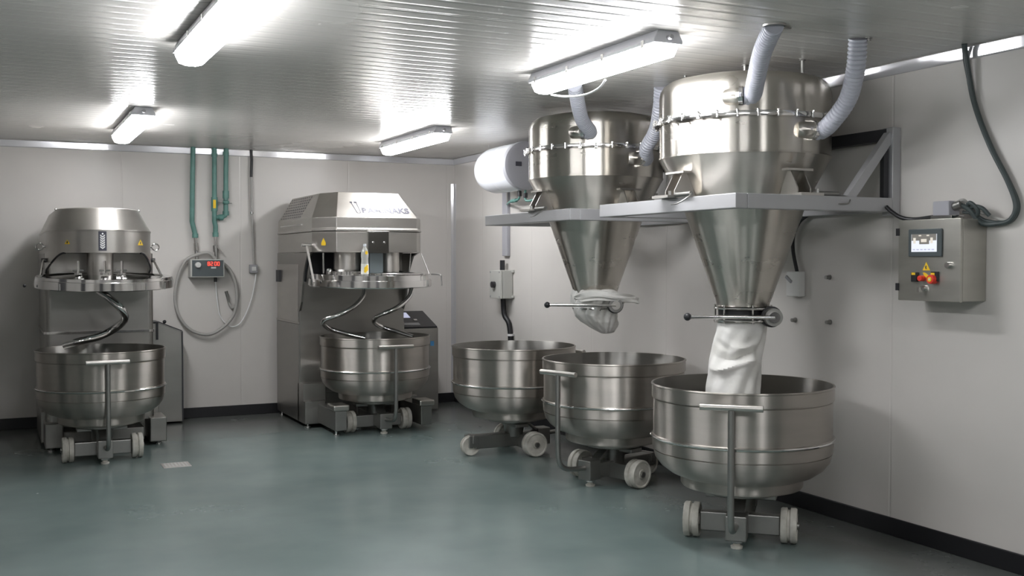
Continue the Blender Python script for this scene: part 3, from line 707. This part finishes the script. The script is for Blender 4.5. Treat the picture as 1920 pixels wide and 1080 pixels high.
# dents and ridges of the buckled sleeve: (angle from the room side, + = photo right; t; width angle; width t; depth)
DENTS = [(-.1, .20, .9, .035, .010), (-.25, .33, .75, .05, -.050), (.15, .30, .35, .07, .018), (-.9, .24, .35, .10, -.022), (-.75, .42, .5, .06, .024), (.55, .45, .5, .10, .016),
         (.95, .55, .25, .30, -.016), (-.05, .42, .9, .035, .018), (-.3, .56, .5, .10, -.012), (-.05, .72, .35, .15, .012), (.4, .12, .3, .12, -.012), (-1.3, .62, .4, .2, .014), (2.5, .4, .8, .2, -.03)]
L = []
NS, NR = 96, 80
for j in range(NR+1):
    t = j/NR; z = 1.235 - t*.60
    sh = -RF*(.085*t**.8 + .012*math.sin(5*t)*t) - FF*.05*t
    loop = []
    for i in range(NS):
        a = 2*PI*i/NS; va = wrapd(a-CAMA)
        rad = .146 + .012*t
        for da, dt, wa, wt, dp_ in DENTS:
            q = dt + .05*math.sin(2.3*va+dt*9)
            rad += dp_*math.exp(-(wrapd(va-da)/wa)**2)*max(0, 1-abs(t-q)/(wt*1.7))**1.3
        rad += (.010*abs(math.sin(2.2*va+3.1*t+.6)) - .006 + .004*math.sin(9*va+14*t))*min(1, t*6)
        sq = 1 - .10*min(1, t*3)*math.sin(va)**2*0
        loop.append(H1+sh+Vector((math.cos(a)*rad*sq, math.sin(a)*rad*sq, z)))
    L.append(loop)
tag(MB().loops(L, cap0=False, cap1=False).build('cloth_sleeve', 'cloth', solid=.003), 'white cloth sleeve hanging from the nearer hopper valve into the bowl', 'cloth')
# bunched cloth on the farther hopper
rows = [(1.392, -.155, .165, .165), (1.365, -.178, .20, .185), (1.325, -.186, .20, .200), (1.28, -.186, .17, .198), (1.235, -.182, .155, .185), (1.185, -.165, .152, .165),
        (1.14, -.115, .150, .140), (1.10, -.055, .140, .105), (1.065, .01, .120, .065), (1.048, .045, .09, .028)]
L = []; CR = H2 + RF*.012; NA = 120
for j in range(64):
    q = j/63*(len(rows)-1); k = min(int(q), len(rows)-2); u = q-k; u = u*u*(3-2*u)*.4+u*.6
    z, l, r_, dp_ = [a+(b-a)*u for a, b in zip(rows[k], rows[k+1])]
    t = j/63; loop = []
    for i in range(NA):
        a = 2*PI*i/NA; ca, sa = math.cos(a), math.sin(a)          # ca to the photo's right, sa away from the room
        hw = (r_-l)/2; mid = (r_+l)/2
        fr = (1-math.cos(PI*min(1, t*4)))/2
        w1 = 6.5*a + 9*t + .6*math.sin(3*a); w2 = 11*a - 13*t
        pl = (.022*(abs(math.sin(w1/2))-.5) + .010*(abs(math.sin(w2/2))-.5))*fr*(1-.55*t)
        pl += .006*math.sin(17*a+22*t)*fr
        skew = .035*ca*(1-t) + .018*math.sin(2*a+1)*(1-t)
        loop.append(CR + RF*(mid+(hw+pl)*ca) + FF*(dp_*.92+pl)*sa + Vector((0, 0, z - skew*.9 + .012*math.sin(5*a)*(1-t)*fr)))
    L.append(loop)
CO = MB().loops(L, cap0=False, cap1=True).build('outlet_cloth', 'cloth', solid=.003)
tag(CO, 'white cloth bunched around the farther hopper outlet', 'cloth')
fp = smooth_path([H2+RF*a+FF*b+Vector((0, 0, c)) for a, b, c in ((-.15, -.10, 1.325), (-.09, -.19, 1.335), (.02, -.235, 1.345), (.12, -.225, 1.335), (.20, -.17, 1.318), (.27, -.10, 1.300), (.315, -.05, 1.290))], 8)
L = []
for i, p in enumerate(fp):
    t = i/(len(fp)-1); hh = .040*(1-.45*t)*min(1, .25+t*6); th = .014*(1-.3*t)
    tn = (fp[min(i+1, len(fp)-1)]-fp[max(i-1, 0)]).normalized(); nr = Vector((tn.y, -tn.x, 0)).normalized()
    lp = []
    for k in range(20):
        a = 2*PI*k/20; wv = .006*math.sin(3*a+4*t)+.004*math.sin(5*a-9*t)
        lp.append(p+nr*(th*math.cos(a)+wv)+Vector((0, 0, (hh+wv)*math.sin(a)+.006*math.sin(9*t))))
    L.append(lp)
MB().loops(L).build('cloth_flap', 'cloth', CO)

# ------------------------------------------------------------------ water heater and its plumbing
hx, hz, hr = 4.44, 2.475, .222
WH = root('water_heater', (hx, 9.2, hz-hr), 'white horizontal cylindrical water heater high on the right wall', 'water heater')
MB().lathe([(.001, 9.66), (.06, 9.655), (.12, 9.635), (.17, 9.60), (.205, 9.545), (.22, 9.47), (hr, 9.40), (hr, 8.88), (hr-.004, 8.86)], (hx, 0, hz), 72, 'Y').build('tank', 'white_enamel', WH)
cp_ = MB().lathe([(.001, 8.80), (.19, 8.80), (.222, 8.815), (.226, 8.84), (.226, 8.87), (hr-.006, 8.875)], (hx, 0, hz), 72, 'Y').build('end_cap', 'heater_cap', WH)
MB().box((hx-.12, 8.795, hz-.01), (hx-.06, 8.80, hz+.03)).build('control_label', 'ink', cp_)
MB().lathe([(hr+.0005, 9.18), (hr+.002, 9.185), (hr+.0005, 9.19)], (hx, 0, hz), 72, 'Y').build('tank_seam', 'white_cable', WH)
for y in (9.0, 9.35): MB().box((hx+.12, y-.02, hz-.10), (XR-.002, y+.02, hz+.10)).build('wall_bracket', 'frame_paint', WH)
zb_ = hz-hr
def wpipe(name, pts, rr, m, lb, cat='pipe', group=None, bands=()):
    o = MB().tube(smooth_path(pts, 6), rr, 12).build(name, m); tag(o, lb, cat, group)
    for c0_, c1_, rb, mm in bands:
        MB().cyl(c0_, c1_, rb, 12).build('pipe_fitting', mm, o)
    return o
q0 = at(973, 356, X=hx); q0.z = zb_-.002
a0 = Vector((hx, 9.08, zb_-.001)); a1 = Vector((hx, 9.0, zb_-.001))
y0_ = at(974, 362, X=hx).y; y1_ = at(985, 362, X=hx).y
wpipe('supply_pipe', [(hx, y0_, zb_+.005), (hx, y0_, zb_-.06), (hx, y0_+.04, zb_-.085), (hx+.03, y0_+.25, zb_-.09), (XR-.03, y0_+.72, zb_-.09)], .011, 'green_pipe', 'thin green pipe running back under the water heater', bands=(((hx, y0_, zb_-.005), (hx, y0_, zb_-.055), .020, 'black_plastic'), ((hx+.005, y0_+.08, zb_-.088), (hx+.025, y0_+.22, zb_-.09), .018, 'green_pipe')))
wpipe('outlet_pipe', [(hx, y1_, zb_+.005), (hx, y1_, zb_-.07), (hx, y1_-.05, zb_-.105), (hx+.05, y1_-.3, zb_-.09), (hx+.1, y1_-.6, zb_-.08)], .011, 'green_pipe', 'thin green pipe running forward from the water heater behind the hopper', bands=(((hx, y1_, zb_-.03), (hx, y1_, zb_-.075), .022, 'black_plastic'),))
o = MB().cyl((XR-.03, y0_+.72, zb_-.09), (XR-.03, y0_+.72, zb_+.12), .010, 8).build('drop_pipe', 'cable_grey'); tag(o, 'short thin upright pipe below the far end of the water heater', 'pipe')
o = MB().cyl(at(917, 278, X=hx-.0), at(917, 262, X=hx)+Vector((0, 0, 0)), .006, 8)
o = o.build('hanger_rod', 'cable_grey'); tag(o, 'thin rod standing above the rounded end of the water heater', 'rod')

# trunking and isolator box on the right wall
yt = at(952, 430, X=XR).y
tr = MB().box((XR-.035, yt-.06, at(952, 480, X=XR).z), (XR-.002, yt+.06, H-.07)).build('cable_trunking', 'heater_cap', bev=.003); tag(tr, 'grey vertical cable trunking from ceiling to the isolator box', 'trunking')
IB = root('isolator_box', (4.62, 9.74, 1.21), 'light grey isolator switch box with black knob, above the back bowl', 'switch box')
MB().box((4.575, 9.61, 1.215), (XR-.003, 9.875, 1.50)).build('box_body', 'box_grey', IB, bev=.005)
dr_ = MB().box((4.55, 9.61, 1.215), (4.573, 9.875, 1.50)).build('box_cover', 'box_grey', IB, bev=.005)
MB().cyl((4.55, 9.75, 1.355), (4.515, 9.75, 1.355), .032, 20).build('switch_knob', 'black_plastic', dr_)
for y in (9.64, 9.85):
    for z in (1.235, 1.48): MB().cyl((4.55, y, z), (4.546, y, z), .009, 10).build('cover_screw', 'grey_plastic', dr_)
for z in (1.235, 1.49): MB().box((XR-.02, 9.575, z-.012), (XR-.003, 9.61, z+.012)).build('mounting_lug', 'box_grey', IB)
MB().cyl((4.63, yt, 1.50), (4.63, yt, 1.60), .026, 14).build('cable_gland', 'black_plastic', IB)
p = smooth_path([(4.63, 9.72, 1.215), (4.64, 9.71, 1.05), at(955, 610, X=XR-.03), at(958, 660, X=XR-.03), at(959, 700, X=XR-.03)])
o = MB().tube(p, .026, 14).build('black_conduit', 'black_rubber'); tag(o, 'thick black cable dropping from the isolator box behind the back bowl', 'cable')
cc = at(957.5, 628, X=XR-.03); MB().cyl(cc-Vector((0, 0, .01)), cc+Vector((0, 0, .01)), .034, 14).build('clip_ring', 'white_cable', o)

# socket and screws between the hopper and cabinet
s0 = at(1473, 509, X=XR-.06); s1 = at(1503, 558, X=XR-.0)
zt_, zb2 = at(1487, 509, X=XR-.06).z, at(1487, 556, X=XR-.06).z
ya, yb2 = at(1497, 530, X=XR-.06).y, at(1474, 530, X=XR-.06).y
SK = root('wall_socket', (XR-.03, (ya+yb2)/2, zb2), 'pale grey wall socket with black cable, right of the nearer hopper cone', 'socket')
bx = MB().box((XR-.06, ya, zb2), (XR-.003, yb2, zt_)).build('socket_body', 'light_plastic', SK, bev=.006)
yy_ = at(1480, 530, X=XR-.06).y
MB().prism([(-.03, .0), (.02, .035), (.03, .02), (-.02, -.015)], lambda a, b, t: (XR-.06-t, yy_+a, (zt_+zb2)/2+.02+b), 0, .012).build('socket_catch', 'grey_plastic', bx)
o = MB().tube(smooth_path([(XR-.03, (ya+yb2)/2-.01, zt_), at(1487, 470, X=XR-.03), at(1488, 440, X=XR-.03), at(1500, 415, X=XR-.03), at(1520, 400, X=XR-.03)]), .012, 10).build('socket_cable', 'black_rubber'); tag(o, 'black cable rising from the pale wall socket to the hopper frame', 'cable')
for (px, py), lb in zip(((1556, 520), (1557, 604), (1492, 600)), ('dark screw in the right wall, highest of three beside the socket', 'dark screw in the right wall, lower one nearest the cabinet', 'dark screw in the right wall just right of the valve hub')):
    c = at(px, py, X=XR); q = MB(); q.cyl(c, c-Vector((.035, 0, 0)), .012, 12); q.cyl(c-Vector((.001, 0, 0)), c-Vector((.008, 0, 0)), .017, 12)
    tag(q.build('wall_screw', 'cast_steel'), lb, 'screw', 'screws in the right wall')

# ------------------------------------------------------------------ control cabinet
bx0, by0, by1, bz0, bz1 = 4.50, 3.944, 4.36, 1.385, 1.815
CB = root('control_cabinet', (4.6, 4.15, bz0), 'stainless wall control cabinet with touch screen and push buttons', 'control cabinet')
MB().box((bx0+.014, by0, bz0), (XR-.003, by1, bz1)).build('cabinet_body', 'box_steel', CB, bev=.004)
dr_ = MB().box((bx0-.006, by0-.002, bz0-.004), (bx0+.012, by1+.002, bz1+.004)).build('cabinet_door', 'box_steel', CB, bev=.003)
xf = bx0-.006
def F(u, v): return by1-(by1-by0)*u, bz1-(bz1-bz0)*v          # u from left, v from top, as one looks at the door
def plate(name, u0, u1, v0, v1, th, m, par, x=xf, bev=0):
    ya_, za_ = F(u0, v0); yb_2, zb_3 = F(u1, v1)
    return MB().box((x-th, yb_2, zb_3), (x, ya_, za_)).build(name, m, par, bev=bev)
scr = plate('touch_screen', .19, .73, .11, .455, .012, 'panel_slate', dr_, bev=.004)
dp = plate('screen_display', .245, .66, .175, .395, .001, 'lcd_white', scr, xf-.012)
plate('display_header', .25, .655, .175, .255, .0008, 'lcd_grey', scr, xf-.013)
plate('display_center', .38, .54, .21, .30, .0008, 'lcd_grey', scr, xf-.0138)
plate('display_window', .41, .50, .235, .275, .0008, 'lcd_cream', scr, xf-.0146)
for u in (.30, .58): plate('display_figure', u-.02, u+.02, .22, .29, .0008, 'lcd_cream', scr, xf-.0138)
for k in range(6): plate('display_key', .27+.062*k, .31+.062*k, .36, .375, .0008, 'lcd', scr, xf-.013)
for u in (.37, .50): plate('display_lamp', u, u+.04, .185, .20, .0008, 'lcd_cream', scr, xf-.0138)
y, z = F(.47, .575); tri_sticker((xf, y, z), .045, dr_, ax='X')
def knob(u, v, rr, dp_, m, name, par=None, seg=20):
    y, z = F(u, v); return MB().lathe([(.001, -dp_), (rr*.9, -dp_), (rr, -dp_*.8), (rr, 0)], (xf, y, z), seg, 'X').build(name, m, par or dr_)
y, z = F(.30, .71)
b1 = MB().box((xf-.02, y-.019, z-.026), (xf, y+.019, z+.026)).build('selector_switch', 'black_plastic', dr_, bev=.003); plate('switch_tag', .27, .33, .655, .685, .001, 'yellow', dr_, xf-.02)
knob(.42, .725, .016, .03, 'red', 'stop_button')
q = MB(); y, z = F(.48, .695)
L = [q.bm.verts.new((xf-.002, y+.026*math.cos(2*PI*k/20)*math.cos(.5)+.018*math.sin(2*PI*k/20)*math.sin(.5), z+.018*math.sin(2*PI*k/20)*math.cos(.5)-(-.026)*math.cos(2*PI*k/20)*math.sin(.5)*.8)) for k in range(20)]; q.face(L)
q.build('button_legend', 'yellow', dr_, solid=.002)
y, z = F(.61, .70); MB().box((xf-.012, y-.026, z-.026), (xf, y+.018, z+.026)).build('emergency_plate', 'black_plastic', dr_)
plate('emergency_tag', .57, .63, .655, .70, .002, 'yellow', dr_, xf-.012)
k_ = knob(.60, .735, .025, .034, 'red', 'emergency_stop'); y, z = F(.60, .735); MB().cyl((xf-.034, y, z), (xf-.037, y, z), .013, 16).build('button_mark', 'yellow', k_)
MB().cyl((xf-.037, y, z), (xf-.039, y, z), .005, 10).build('button_center', 'white_ink', k_)
k_ = knob(.44, .85, .015, .02, 'polished', 'key_lock'); y, z = F(.44, .86); MB().box((xf-.045, y-.004, z-.016), (xf-.018, y+.010, z+.01)).build('key', 'polished', k_)
knob(.835, .56, .017, .02, 'polished', 'door_lock')
for v in (.14, .84):
    y, z = F(-.005, v); MB().box((xf-.006, y-.008, z-.02), (xf+.012, y+.014, z+.02)).build('door_hinge', 'black_plastic', CB)
# connector on top and cables
JC = root('plug_connector', (4.58, 4.10, bz1+.004), 'grey plug connector sitting on top of the control cabinet', 'connector')
MB().box((4.54, 4.06, bz1+.022), (4.62, 4.17, bz1+.10)).build('connector_hood', 'heater_cap', JC, bev=.006)
MB().box((4.535, 4.04, bz1+.005), (4.63, 4.18, bz1+.024)).build('connector_base', 'polished', JC, bev=.003)
MB().cyl((4.58, 4.06, bz1+.07), (4.58, 4.01, bz1+.08), .024, 14).build('cable_gland', 'cast_steel', JC)
def cable(pts, r_, m, name, lb): return tag(MB().tube(smooth_path(pts), r_, 10).build(name, m), lb, 'cable')
xc = XR-.03
cable([at(1808, 82, Z=H), at(1812, 110, X=XR-.05), at(1826, 190, X=xc), at(1855, 270, X=xc), at(1890, 340, X=xc), at(1905, 385, X=xc), at(1895, 412, X=xc), at(1870, 419, X=xc), at(1840, 418, X=XR-.05), (4.60, 3.98, bz1+.05), (4.58, 4.02, bz1+.075)],
      .014, 'cable_dark', 'drop_cable', 'long dark cable sweeping down the right wall from ceiling to cabinet')
cable([at(1806, 84, Z=H), at(1811, 125, X=XR-.02), at(1829, 200, X=XR-.014), at(1860, 280, X=XR-.014), at(1895, 345, X=XR-.014), at(1910, 388, X=XR-.014), at(1893, 416, X=XR-.016), at(1850, 414, X=XR-.03), (4.62, 3.97, bz1+.03), (4.61, 4.03, bz1+.04)],
      .009, 'cable_dark', 'drop_cable', 'thinner dark cable hugging the wall behind the long sweeping one')
cable([at(1905, 375, X=XR-.02), at(1904, 395, X=XR-.03), at(1885, 412, X=XR-.03), at(1850, 402, X=XR-.04), at(1825, 392, X=XR-.06), (4.58, 4.0, bz1+.10), (4.57, 4.05, bz1+.085)], .008, 'cable_grey', 'loop_cable', 'short grey cable looping over the top of the cabinet')
cb = [Vector((4.60, 4.0, bz1+.06)), Vector((4.585, 3.965, bz1+.085)), Vector((4.6, 3.93, bz1+.05)), Vector((4.62, 3.95, bz1+.02)), Vector((4.63, 4.0, bz1+.035)), Vector((4.60, 3.96, bz1+.065)), Vector((4.61, 3.91, bz1+.055)), Vector((4.63, 3.88, bz1+.015))]
cable(cb, .011, 'cable_dark', 'cable_tangle', 'tangled dark cable bunch behind the plug connector')
cable([at(1662, 388, X=4.58), at(1672, 397, X=4.58), at(1690, 408, X=4.58), at(1715, 411.5, X=4.60), (4.60, 4.20, bz1+.02), (4.62, 4.10, bz1+.014)], .012, 'black_rubber', 'frame_cable', 'black cable from the wall frame to the cabinet top')

# ------------------------------------------------------------------ back wall: pipes, dosing unit, hoses
yw = YB-.04
PG = 'green water pipes on the back wall'
def bp(px, py, off=.04): return at(px, py, Y=YB-off)
def gpipe(pts, lb, bands, r_=.024):
    o = MB().tube(pts, r_, 14).build('water_pipe', 'green_pipe'); tag(o, lb, 'pipe', PG)
    for a, b, rr, mm, nm in bands: MB().cyl(bp(*a), bp(*b), rr, 14).build(nm, mm, o)
    return o
def straight(*p): 
    P = [bp(*q) for q in p]; return P
tp = bp(362, 262); tp.z = H-.001
gpipe([tp]+straight((361, 330), (360, 415), (362, 424), (366, 440)), 'leftmost green water pipe above the dosing unit', (((366, 438), (366, 446), .030, 'green_pipe', 'pipe_socket'), ((366, 446), (367, 456), .018, 'polished', 'thread'), ((367, 456), (368, 470), .026, 'polished', 'hose_valve'), ((368, 470), (369, 486), .016, 'cast_steel', 'hose_tail')))
tp = bp(402, 262); tp.z = H-.001
g = gpipe([tp]+straight((402, 330), (402, 415), (404, 424), (404, 440)), 'middle green water pipe with yellow tagged valve', (((402, 288), (402, 294), .030, 'green_pipe', 'pipe_socket'), ((402, 370), (402, 396), .032, 'green_pipe', 'valve_body'), ((404, 436), (404, 444), .030, 'green_pipe', 'pipe_socket'), ((404, 444), (404, 460), .018, 'polished', 'thread'), ((404, 460), (405, 472), .026, 'cast_steel', 'hose_valve'), ((405, 472), (406, 488), .016, 'cast_steel', 'hose_tail')))
c = bp(402, 383, .075); MB().box(c-Vector((.012, .006, .04)), c+Vector((.014, .006, .045))).build('yellow_tag', 'yellow', g)
c = bp(408, 464, .07); MB().bar(c-Vector((.02, 0, -.03)), c+Vector((.04, 0, -.05)), .012, .014).build('valve_lever', 'polished', g)
tp = bp(424, 262); tp.z = H-.001
g = gpipe([tp]+straight((423.5, 330), (423.5, 398), (422, 404), (417, 407), (405, 408)), 'right green water pipe that turns left into the middle one', (((423.5, 285), (423.5, 291), .030, 'green_pipe', 'pipe_socket'), ((423.5, 358), (423.5, 372), .032, 'green_pipe', 'valve_body'), ((423.5, 396), (423.5, 404), .032, 'green_pipe', 'elbow'), ((418, 407.5), (410, 408), .032, 'green_pipe', 'elbow')))
c = bp(423.5, 379, .06); MB().lathe([(.001, -.02), (.03, -.018), (.034, -.01), (.034, .01), (.02, .018), (.001, .018)], c, 12).build('stop_valve', 'green_pipe', g)
MB().cyl(c-Vector((.075, .01, -.005)), c+Vector((.06, -.01, -.01)), .006, 8).build('valve_handle', 'cable_grey', g)
# unit
u0, u1 = bp(357, 486, .16), bp(421, 520, .16)
DU = root('dosing_unit', ((u0.x+u1.x)/2, YB-.1, u1.z), 'grey water dosing unit with red digits below the green pipes', 'meter')
bd = MB().box((u0.x, YB-.16, u1.z), (u1.x, YB-.003, u0.z)).build('unit_case', 'box_grey', DU, bev=.006)
fpn = MB().box((u0.x+.016, YB-.165, u1.z+.012), (u1.x-.012, YB-.158, u0.z-.010)).build('front_panel', 'panel_slate', bd)
ds0, ds1 = bp(388, 489.5, .17), bp(413, 499.5, .17)
w_ = MB().box((ds0.x, YB-.168, ds1.z), (ds1.x, YB-.164, ds0.z)).build('digit_window', 'ink', bd)
# two pairs of red digits
def seg_digit(cx, cz, w, h, segs, par):
    q = MB(); t = h*.13; y_ = YB-.1695
    S = {'a': ((-w, h), (w, h)), 'b': ((w, h), (w, 0)), 'c': ((w, 0), (w, -h)), 'd': ((-w, -h), (w, -h)), 'e': ((-w, 0), (-w, -h)), 'f': ((-w, h), (-w, 0)), 'g': ((-w, 0), (w, 0))}
    for s_ in segs:
        (a, b), (c_, d) = S[s_]; q.box((cx+min(a, c_)-t, y_, cz+min(b, d)-t), (cx+max(a, c_)+t, y_+.001, cz+max(b, d)+t))
    q.build('red_digit', 'led_red', par)
cz = (ds0.z+ds1.z)/2; ww = (ds1.x-ds0.x)
for k, sg in ((.13, 'abcdefg'), (.36, 'abged'), (.64, 'abcdef'), (.87, 'abcdef')): seg_digit(ds0.x+ww*k, cz, ww*.065, (ds0.z-ds1.z)*.32, sg, fpn)
c = bp(400.5, 502, .17); MB().box(c-Vector((.024, .002, .008)), c+Vector((.024, .002, .008))).build('small_key', 'light_plastic', bd)
c = bp(371, 497, .165); MB().lathe([(.001, -.035), (.024, -.032), (.030, -.02), (.030, 0)], c, 24, 'Y').build('dial_knob', 'light_plastic', bd)
c = bp(404, 522, .10); MB().cyl(c+Vector((0, 0, .02)), c-Vector((0, 0, .035)), .016, 12).build('lower_gland', 'black_plastic', DU)
o = MB().tube(smooth_path([bp(*q_, .06) for q_ in ((405, 486), (390, 474), (368, 478), (348, 489), (333, 520), (328, 560), (337, 595), (360, 620), (392, 627), (420, 612), (438, 590), (444, 560), (441, 530), (430, 505), (412, 488))]), .016, 12).build('water_hose', 'cable_grey'); tag(o, 'thick grey hose hanging in a loop around the dosing unit', 'hose')
o = MB().tube(smooth_path([bp(*q_, .03) for q_ in ((424, 500), (436, 520), (446, 545), (444, 568), (436, 577), (430, 570), (426, 555), (424, 548))]), .014, 10).build('hose_tail', 'cable_grey'); tag(o, 'short grey hose end hooked beside the dosing unit', 'hose')
c = [bp(424, 546, .05), bp(429, 566, .05)]; MB().cyl(c[0], c[1], .018, 12, .010).build('nozzle', 'cast_steel', o)
o = MB().tube(smooth_path([bp(*q_, .03) for q_ in ((404, 528), (407, 560), (412, 590), (425, 608), (440, 612), (455, 600), (470, 565), (478, 530), (480, 513))]), .006, 8).build('power_cable', 'white_cable'); tag(o, 'thin pale cable drooping from the dosing unit to the small socket', 'cable')
tp = bp(470.5, 262, .03); tp.z = H-.001
o = MB().tube([tp]+[bp(*q_, .03) for q_ in ((471, 285), (472, 300), (471, 332))], .014, 12).build('black_cable', 'black_rubber'); tag(o, 'short black cable from the ceiling into the thin steel conduit', 'cable')
o = MB().tube([bp(*q_, .03) for q_ in ((471, 332), (472.5, 400), (476, 496))], .012, 12).build('steel_conduit', 'cable_grey'); tag(o, 'thin grey conduit running down the back wall to the small socket', 'conduit')
MB().cyl(bp(472.3, 397, .03), bp(472.4, 401, .03), .018, 10).build('conduit_joint', 'polished', o)
a, b = bp(469, 496, .06), bp(483.5, 512, .06)
o = MB().box((a.x, YB-.06, b.z), (b.x, YB-.003, a.z)).build('socket_box', 'grey_plastic', bev=.006); tag(o, 'small grey socket box at the foot of the thin conduit', 'socket')
c = (a+b)/2; MB().box((c.x-.022, YB-.068, c.z-.022), (c.x+.022, YB-.058, c.z+.022)).build('socket_face', 'light_plastic', o, bev=.003)

# ------------------------------------------------------------------ floor drain
c = at(330, 872, Z=0)
o = root('floor_drain', (c.x, c.y, 0), 'pale rectangular floor drain grate in front of the left mixer', 'drain')
e0, e1 = at(304, 878, Z=0), at(354, 867, Z=0)
dx = .105
MB().box((c.x-dx, c.y-.10, -.004), (c.x+dx, c.y+.10, .004)).build('drain_frame', 'drain_metal', o, bev=.002)
q = MB()
for k in range(7): q.box((c.x-dx+.02+k*.026, c.y-.08, .004), (c.x-dx+.032+k*.026, c.y+.08, .006))
q.build('drain_slots', 'light_plastic', o)
